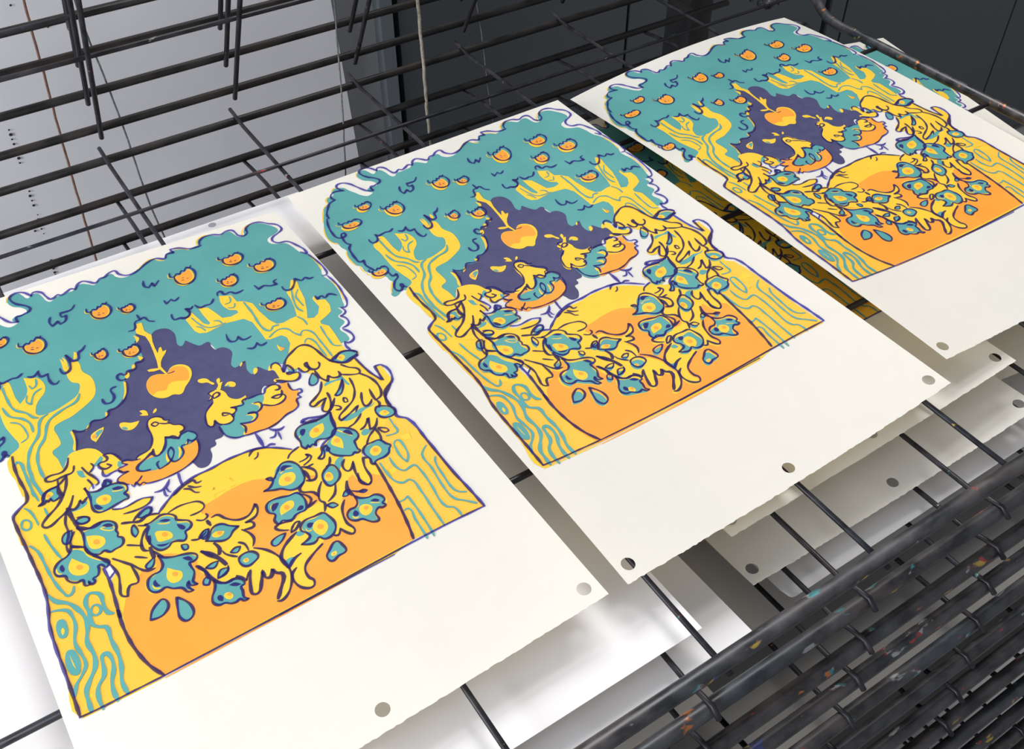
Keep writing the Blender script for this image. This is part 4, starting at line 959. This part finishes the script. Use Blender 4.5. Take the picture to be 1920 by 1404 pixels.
# ------------------------------------------------------------------ drying rack shelves
XL, XR, DEP = -.42, .838, .77
RODX = [-.28, -.14, 0, .14, .28, .42, .56, .70]
def make_shelf(skew=0., top=False, low=False):
    """wire shelf; local origin at its rear rail, y runs to the back, front rail at y = -DEP"""
    root = empty('wire_shelf')
    sk = lambda x, y, z=0.: (x - y * skew, y, z)
    def part(name, pts, r, m, n=10):
        mb = MB(); mb.tube([sk(*p) for p in pts], r, n); return mb.build(name, m, root)
    part('rear_rail', [(XL, 0, -.002), (.21, 0, -.002), (XR + .005, 0, -.002)], .0041, M_REAR, 12)
    part('front_rail', [(XL, -.7655, .0015)] + [(XL + (XR - XL) * i / 12, -.7655, .0015) for i in range(1, 13)], .0060, M_TUBE, 16)
    wz = .0040 if (top or low) else -.0025
    part('cross_wire', [(XL, -.1150, wz), (.2, -.1152, wz), (XR, -.1158, wz)], .0019 if (top or low) else .0024, M_ROD)
    for y in (-.2625, -.4195, -.5745): part('cross_wire', [(XL, y, -.0022), (.2, y, -.0022), (XR, y, -.0022)], .0027, M_ROD)
    part('side_rail', [(XL, .0, -.002), (XL, -.4, 0), (XL, -.7655, .0015)], .0052, M_TUBE, 14)
    part('side_rail', curve([(XR, -.7655, .0015), (XR, -.5, 0), (XR, -.25, 0), (XR, -.195, 0), (XR + .006, -.168, .002), (XR + .019, -.142, .005), (XR + .026, -.122, .006), (XR + .018, -.106, .005), (XR - .005, -.104, .004), (XR - .035, -.112, .002)], 5), .0056, M_TUBE, 14)
    for i, x in enumerate(RODX):
        if top: pts = [(x, .013, .0052), (x, .004, .0044), (x, -.02, .0012), (x, -.3, .0002), (x, -.60, -.0022), (x, -.772, -.0056)]
        elif low: pts = [(x, .001, -.0075), (x, -.02, -.0045), (x, -.06, -.0005), (x, -.3, .0008), (x, -.742, .0025), (x, -.757, .0070), (x, -.768, .0088), (x, -.7755, .0035)]
        else: pts = [(x, .008, -.0082), (x, -.2, -.0080), (x, -.76, -.0080)]
        part('cross_rod', pts, .0021 if (top or low) else .0025, M_ROD)
    return root

def copy_thing(root):
    r = root.copy(); COL.objects.link(r)
    for ch in root.children:
        c = ch.copy(); COL.objects.link(c); c.parent = r
    return r

ORD = ['second', 'third', 'fourth', 'fifth', 'sixth', 'seventh', 'eighth', 'ninth', 'tenth', 'eleventh', 'twelfth', 'thirteenth', 'fourteenth']
GS = 'hinged wire shelves of the drying rack'
sh0 = make_shelf(top=True); tag(sh0, 'lowered wire shelf carrying the three bright prints', 'shelf', GS)
low = make_shelf(skew=-.0135, low=True)
LOWER = 13
for k in range(1, LOWER + 1):
    s = low if k == 1 else copy_thing(low)
    fy, fz = -.7655 - .0098 * k, .0015 - .0312 * k - (.008, .004)[k - 1] if k < 3 else .0015 - .0312 * k
    ry, rz = -.0098 * k * (1 if k > 1 else .6), -.0415 * k
    tilt = math.atan2(fz - rz, DEP)
    s.location = (-.002 - .0087 * (k - 1), ry, rz); s.rotation_euler = (-tilt, 0, 0)
    tag(s, 'ink-stained wire shelf, %s from the top of the lowered stack' % ORD[k - 1], 'shelf', GS)
raised = make_shelf()
RZ = [.0355, .0730, .1120, .1475, .185]
UPN = ['lowest', 'second lowest', 'third lowest', 'fourth lowest', 'fifth lowest', 'sixth lowest', 'seventh lowest', 'eighth lowest']
for k, z in enumerate(RZ):
    s = raised if k == 0 else copy_thing(raised)
    s.location = ((0.003, .001, .003, .006, .003, .004, .002, .005)[k], 0, z); s.rotation_euler = (-1.0416, 0, 0)
    tag(s, 'wire shelf swung up at the back of the rack, %s of the raised ones' % UPN[k], 'shelf', GS)

# more paper further down, one pair per shelf
nm = ['third', 'fourth', 'fifth', 'sixth', 'seventh', 'eighth', 'ninth', 'tenth', 'eleventh', 'twelfth', 'thirteenth', 'fourteenth']
def low_sheet(k, x, y0, w, l, m, label):
    fz, rz = .0015 - .0312 * k, -.0415 * k
    o = sheet('paper_sheet', plane_pose(x - .006 * k, y0 - .0098 * k, 0, rz + .006, fz + .005, l, w), w, l, m, [], 0, step=.03)
    tag(o, label, 'paper', GW)
low_sheet(3, -.38, -.12, .56, .60, M_DUL, 'dull sheet on the left, third under the bright prints')
low_sheet(4, -.38, -.15, .585, .53, M_DUL, 'dull sheet on the left deep in shadow, fourth under the bright prints')
low_sheet(4, .215, -.15, .585, .53, M_DUL, 'shaded sheet on the right behind the dark gap, fourth under the prints')
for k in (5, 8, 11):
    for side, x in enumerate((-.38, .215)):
        low_sheet(k, x, -.15, .59, {5: .600, 8: .58, 11: .54}[k], M_DIM, '%s sheet toned dark for the shade between the rails, on the shelf %s from the top' % (('left-hand', 'right-hand')[side], ORD[k - 1]))

# ------------------------------------------------------------------ rack frame, strings, spring
fr = empty('rack_frame', (0, 0, -.62)); tag(fr, 'black upright frame that the wire shelves hinge on', 'rack')
def fpart(name, m, fn):
    mb = MB(); fn(mb); o = mb.build(name, m, fr); o.location = (0, 0, .62); return o
fpart('upright_post', M_FRAME, lambda b: (b.box(.792, .832, .012, .05, -.6, .9), b.box(.783, .792, .0, .05, -.6, -.045)))
fpart('upright_post', M_FRAME, lambda b: b.box(XL - .05, XL - .012, .012, .05, -.6, .9))
fpart('base_beam', M_FRAME, lambda b: b.box(XL - .05, .85, -.02, .06, -.62, -.58))
fpart('base_beam', M_FRAME, lambda b: b.box(XL - .05, XL - .01, -.95, .06, -.62, -.58))
fpart('base_beam', M_FRAME, lambda b: b.box(.80, .84, -.95, .06, -.62, -.58))

def ony(x, y, Y):
    C = Vector(CAM_LOC); d = Vector(RIGHT) * (x - 960) + Vector(DOWN) * (y - 702) + Vector(FWD) * FPX
    return C + d * ((Y - C.y) / d.y)
CAM_LOC = [-0.14151,-0.95553,0.55096]
RIGHT, DOWN, FWD = [0.833381,-0.552700,0.000000],[-0.386338,-0.582534,-0.715120],[0.395247,0.595967,-0.699001]
FPX = 1881.82

twine = noise_mat('hemp twine', (.25, .22, .17), (.42, .38, .31), 400, .9)
cord = noise_mat('grey cord', (.10, .105, .11), (.2, .2, .2), 300, .8)
brown = noise_mat('red brown cord', (.22, .11, .08), (.3, .17, .13), 200, .8)
def hang(name, pts, Y, r, m, label, wob=.0006, cat='string'):
    P = [ony(x, y, Y) for x, y in pts]; P = [P[0] + (P[0] - P[1]) * 1.5] + P
    P = curve(P, 6); rnd = random.Random(len(label))
    P = [p + Vector((rnd.uniform(-wob, wob), 0, 0)) for p in P]
    mb = MB(); mb.tube(P, r, 8); o = mb.build(name, m); tag(o, label, cat, 'strings hanging behind the shelves'); return o
hang('hanging_string', [(140, 0), (165, 70), (192, 135), (235, 250), (262, 330), (288, 400), (311, 450), (330, 510)], .012, .0010, cord, 'thin grey string hanging in front of the white board', .0002)
hang('hanging_string', [(783, 0), (788, 60), (795, 130), (800, 200), (808, 270), (816, 340)], -.0095, .0020, twine, 'thick fuzzy beige twine hanging before the dark cabinet')
hang('hanging_string', [(627, 0), (632, 75), (640, 170), (645, 260), (648, 330), (650, 380)], -.0075, .0010, cord, 'thin grey string hanging by the edge of the white board', .0003)
hang('hanging_string', [(893, 0), (905, 80), (913, 150), (920, 200), (926, 240), (933, 300)], .012, .0006, cord, 'finest dark string, right of the beige twine', .0002)
hang('brown_string', [(45, 0), (60, 60), (83, 140), (108, 235), (132, 320), (155, 400), (178, 480), (200, 560)], .13, .0014, brown, 'red-brown cord hanging along the white board', .0003, 'cord')
c = ony(1452, 12, -.06); mb = MB()
mb.tube([c + Vector((math.cos(a * .5) * .008, a * .0012, math.sin(a * .5) * .008)) for a in range(60)] , .0012, 6)
tag(mb.build('coil_spring', M_ROD), 'small coiled wire spring at the right rear corner of the rack', 'spring')

# ------------------------------------------------------------------ backdrop
M_BOARD = noise_mat('white board', (.80, .80, .84), (.83, .83, .87), 12, .55, 0, .4)
M_HOLE = mat('hole', (.03, .03, .035))
bd = empty('white_board', (-.3, .315, -.6)); tag(bd, 'tall white board with rows of pin holes standing behind the rack', 'board')
mb = MB(); mb.add([(-1.3, .30, -.6), (.421, .30, -.6), (.346, .30, .9), (-1.3, .30, .9), (-1.3, .316, -.6), (.421, .316, -.6), (.346, .316, .9), (-1.3, .316, .9)],
                  [(0, 1, 2, 3), (5, 4, 7, 6), (1, 5, 6, 2), (4, 0, 3, 7), (3, 2, 6, 7), (4, 5, 1, 0)])
o = mb.build('panel', M_BOARD, bd); o.location = (.3, -.315, .6)
mb = MB(); rnd = random.Random(5)
rows = [(10 + (82 - 10) * t + rnd.uniform(-1.5, 1.5), 226 + (438 - 226) * t) for t in [i / 24 for i in range(25)]] + [(95 + (105 - 95) * i / 9, 485 + (518 - 485) * i / 9) for i in range(10)] + [(66, 433), (20, 10), (90, 50), (190, 10)]
for x, y in rows:
    if rnd.random() < .18: continue
    p = ony(x, y, .2985); r = rnd.uniform(.0010, .0024)
    mb.add([(p.x + r * math.cos(k), p.y, p.z + r * math.sin(k)) for k in (0, 1, 2, 3, 4, 5.2)], [(0, 1, 2, 3, 4, 5)])
o = mb.build('pin_holes', M_HOLE, bd); o.location = (.3, -.315, .6); tag(o, kind='stuff')

M_GRY = noise_mat('grey cabinet side', (.36, .37, .39), (.38, .39, .41), 10, .5)
M_BLU = mat('blue grey trim', (.13, .15, .17), .5)
M_DRK = noise_mat('dark grey enamel', (.058, .066, .076), (.068, .077, .088), 500, .45, 0, .5, 3, .2)
M_BLK = mat('black gap', (.003, .003, .003), .8)
def cab(name, x0, x1, m, label, seams, y0=.33, trim=None):
    e = empty(name, ((x0 + x1) / 2, y0 + .25, -.9)); tag(e, label, 'cabinet')
    off = Vector(e.location)
    b = MB(); b.box(x0, x1, y0 + .006, y0 + .5, -.9, 1.2); o = b.build('body', M_BLK if seams else m, e); o.location = -off
    xs = [x0] + seams + [x1]
    if seams:
        for i in range(len(xs) - 1):
            b = MB(); b.box(xs[i] + .0035, xs[i + 1] - .0035, y0 - .014, y0 + .006, -.88, 1.18); o = b.build('door', m, e); o.location = -off
    if trim:
        b = MB(); b.box(*trim, y0 - .016, y0 + .006, -.88, 1.18); o = b.build('edge_trim', M_BLU, e); o.location = -off
    return e
cab('grey_cabinet', .05, .492, M_GRY, 'mid grey cabinet side showing beside the white board', [], .325, (.470, .490))
cab('dark_cabinet', .499, 1.452, M_DRK, 'dark grey metal cabinet in the middle behind the rack', [.9405], .33)
cab('dark_cabinet', 1.466, 3.4, M_DRK, 'dark grey metal cabinet at the upper right, beyond the side rail', [1.515, 2.135], .33)
b = MB(); b.box(-4, 5, -4, 3, -.93, -.90); tag(b.build('floor', noise_mat('floor', (.25, .25, .25), (.3, .3, .3), 5, .6)), kind='structure')
b = MB(); b.box(-4, 5, 1.2, 1.3, -.9, 2.6); tag(b.build('wall_back', mat('wall paint', (.5, .5, .5), .8)), kind='structure')

# ------------------------------------------------------------------ light
def area(name, loc, target, size, power, col=(1, 1, 1), sy=None):
    l = bpy.data.lights.new(name, 'AREA'); l.shape = 'RECTANGLE'; l.size = size; l.size_y = sy or size; l.energy = power; l.color = col
    o = bpy.data.objects.new(name, l); COL.objects.link(o); o.location = loc
    o.rotation_euler = (Vector(target) - Vector(loc)).to_track_quat('-Z', 'Y').to_euler(); return o
area('ceiling_light', (.75, .45, 2.15), (.2, -.5, 0), 1.15, 95, (1, .985, .95))
area('board_fill_light', (-2.1, -.75, .75), (-.1, .3, 0), 1.1, 84, (.95, .965, 1))  # added fill from the left to brighten the board, no window there
w = bpy.data.worlds.new('world'); SC.world = w; w.use_nodes = True
w.node_tree.nodes['Background'].inputs[0].default_value = (.93, .95, 1, 1)
w.node_tree.nodes['Background'].inputs[1].default_value = .46

# ------------------------------------------------------------------ camera
cam = bpy.data.cameras.new('camera'); co = bpy.data.objects.new('camera', cam); COL.objects.link(co); SC.camera = co
cam.sensor_fit = 'HORIZONTAL'; cam.sensor_width = 36; cam.lens = FPX / 1920 * 36; cam.clip_start = .02
m = Matrix.Identity(4)
for i in range(3):
    m[i][0] = RIGHT[i]; m[i][1] = -DOWN[i]; m[i][2] = -FWD[i]; m[i][3] = CAM_LOC[i]
co.matrix_world = m
SC.view_settings.view_transform = 'Standard'; SC.view_settings.look = 'None'; SC.view_settings.gamma = 1
SC.view_settings.exposure = -0.17
SC.cycles.transparent_max_bounces = 12; SC.cycles.max_bounces = 8
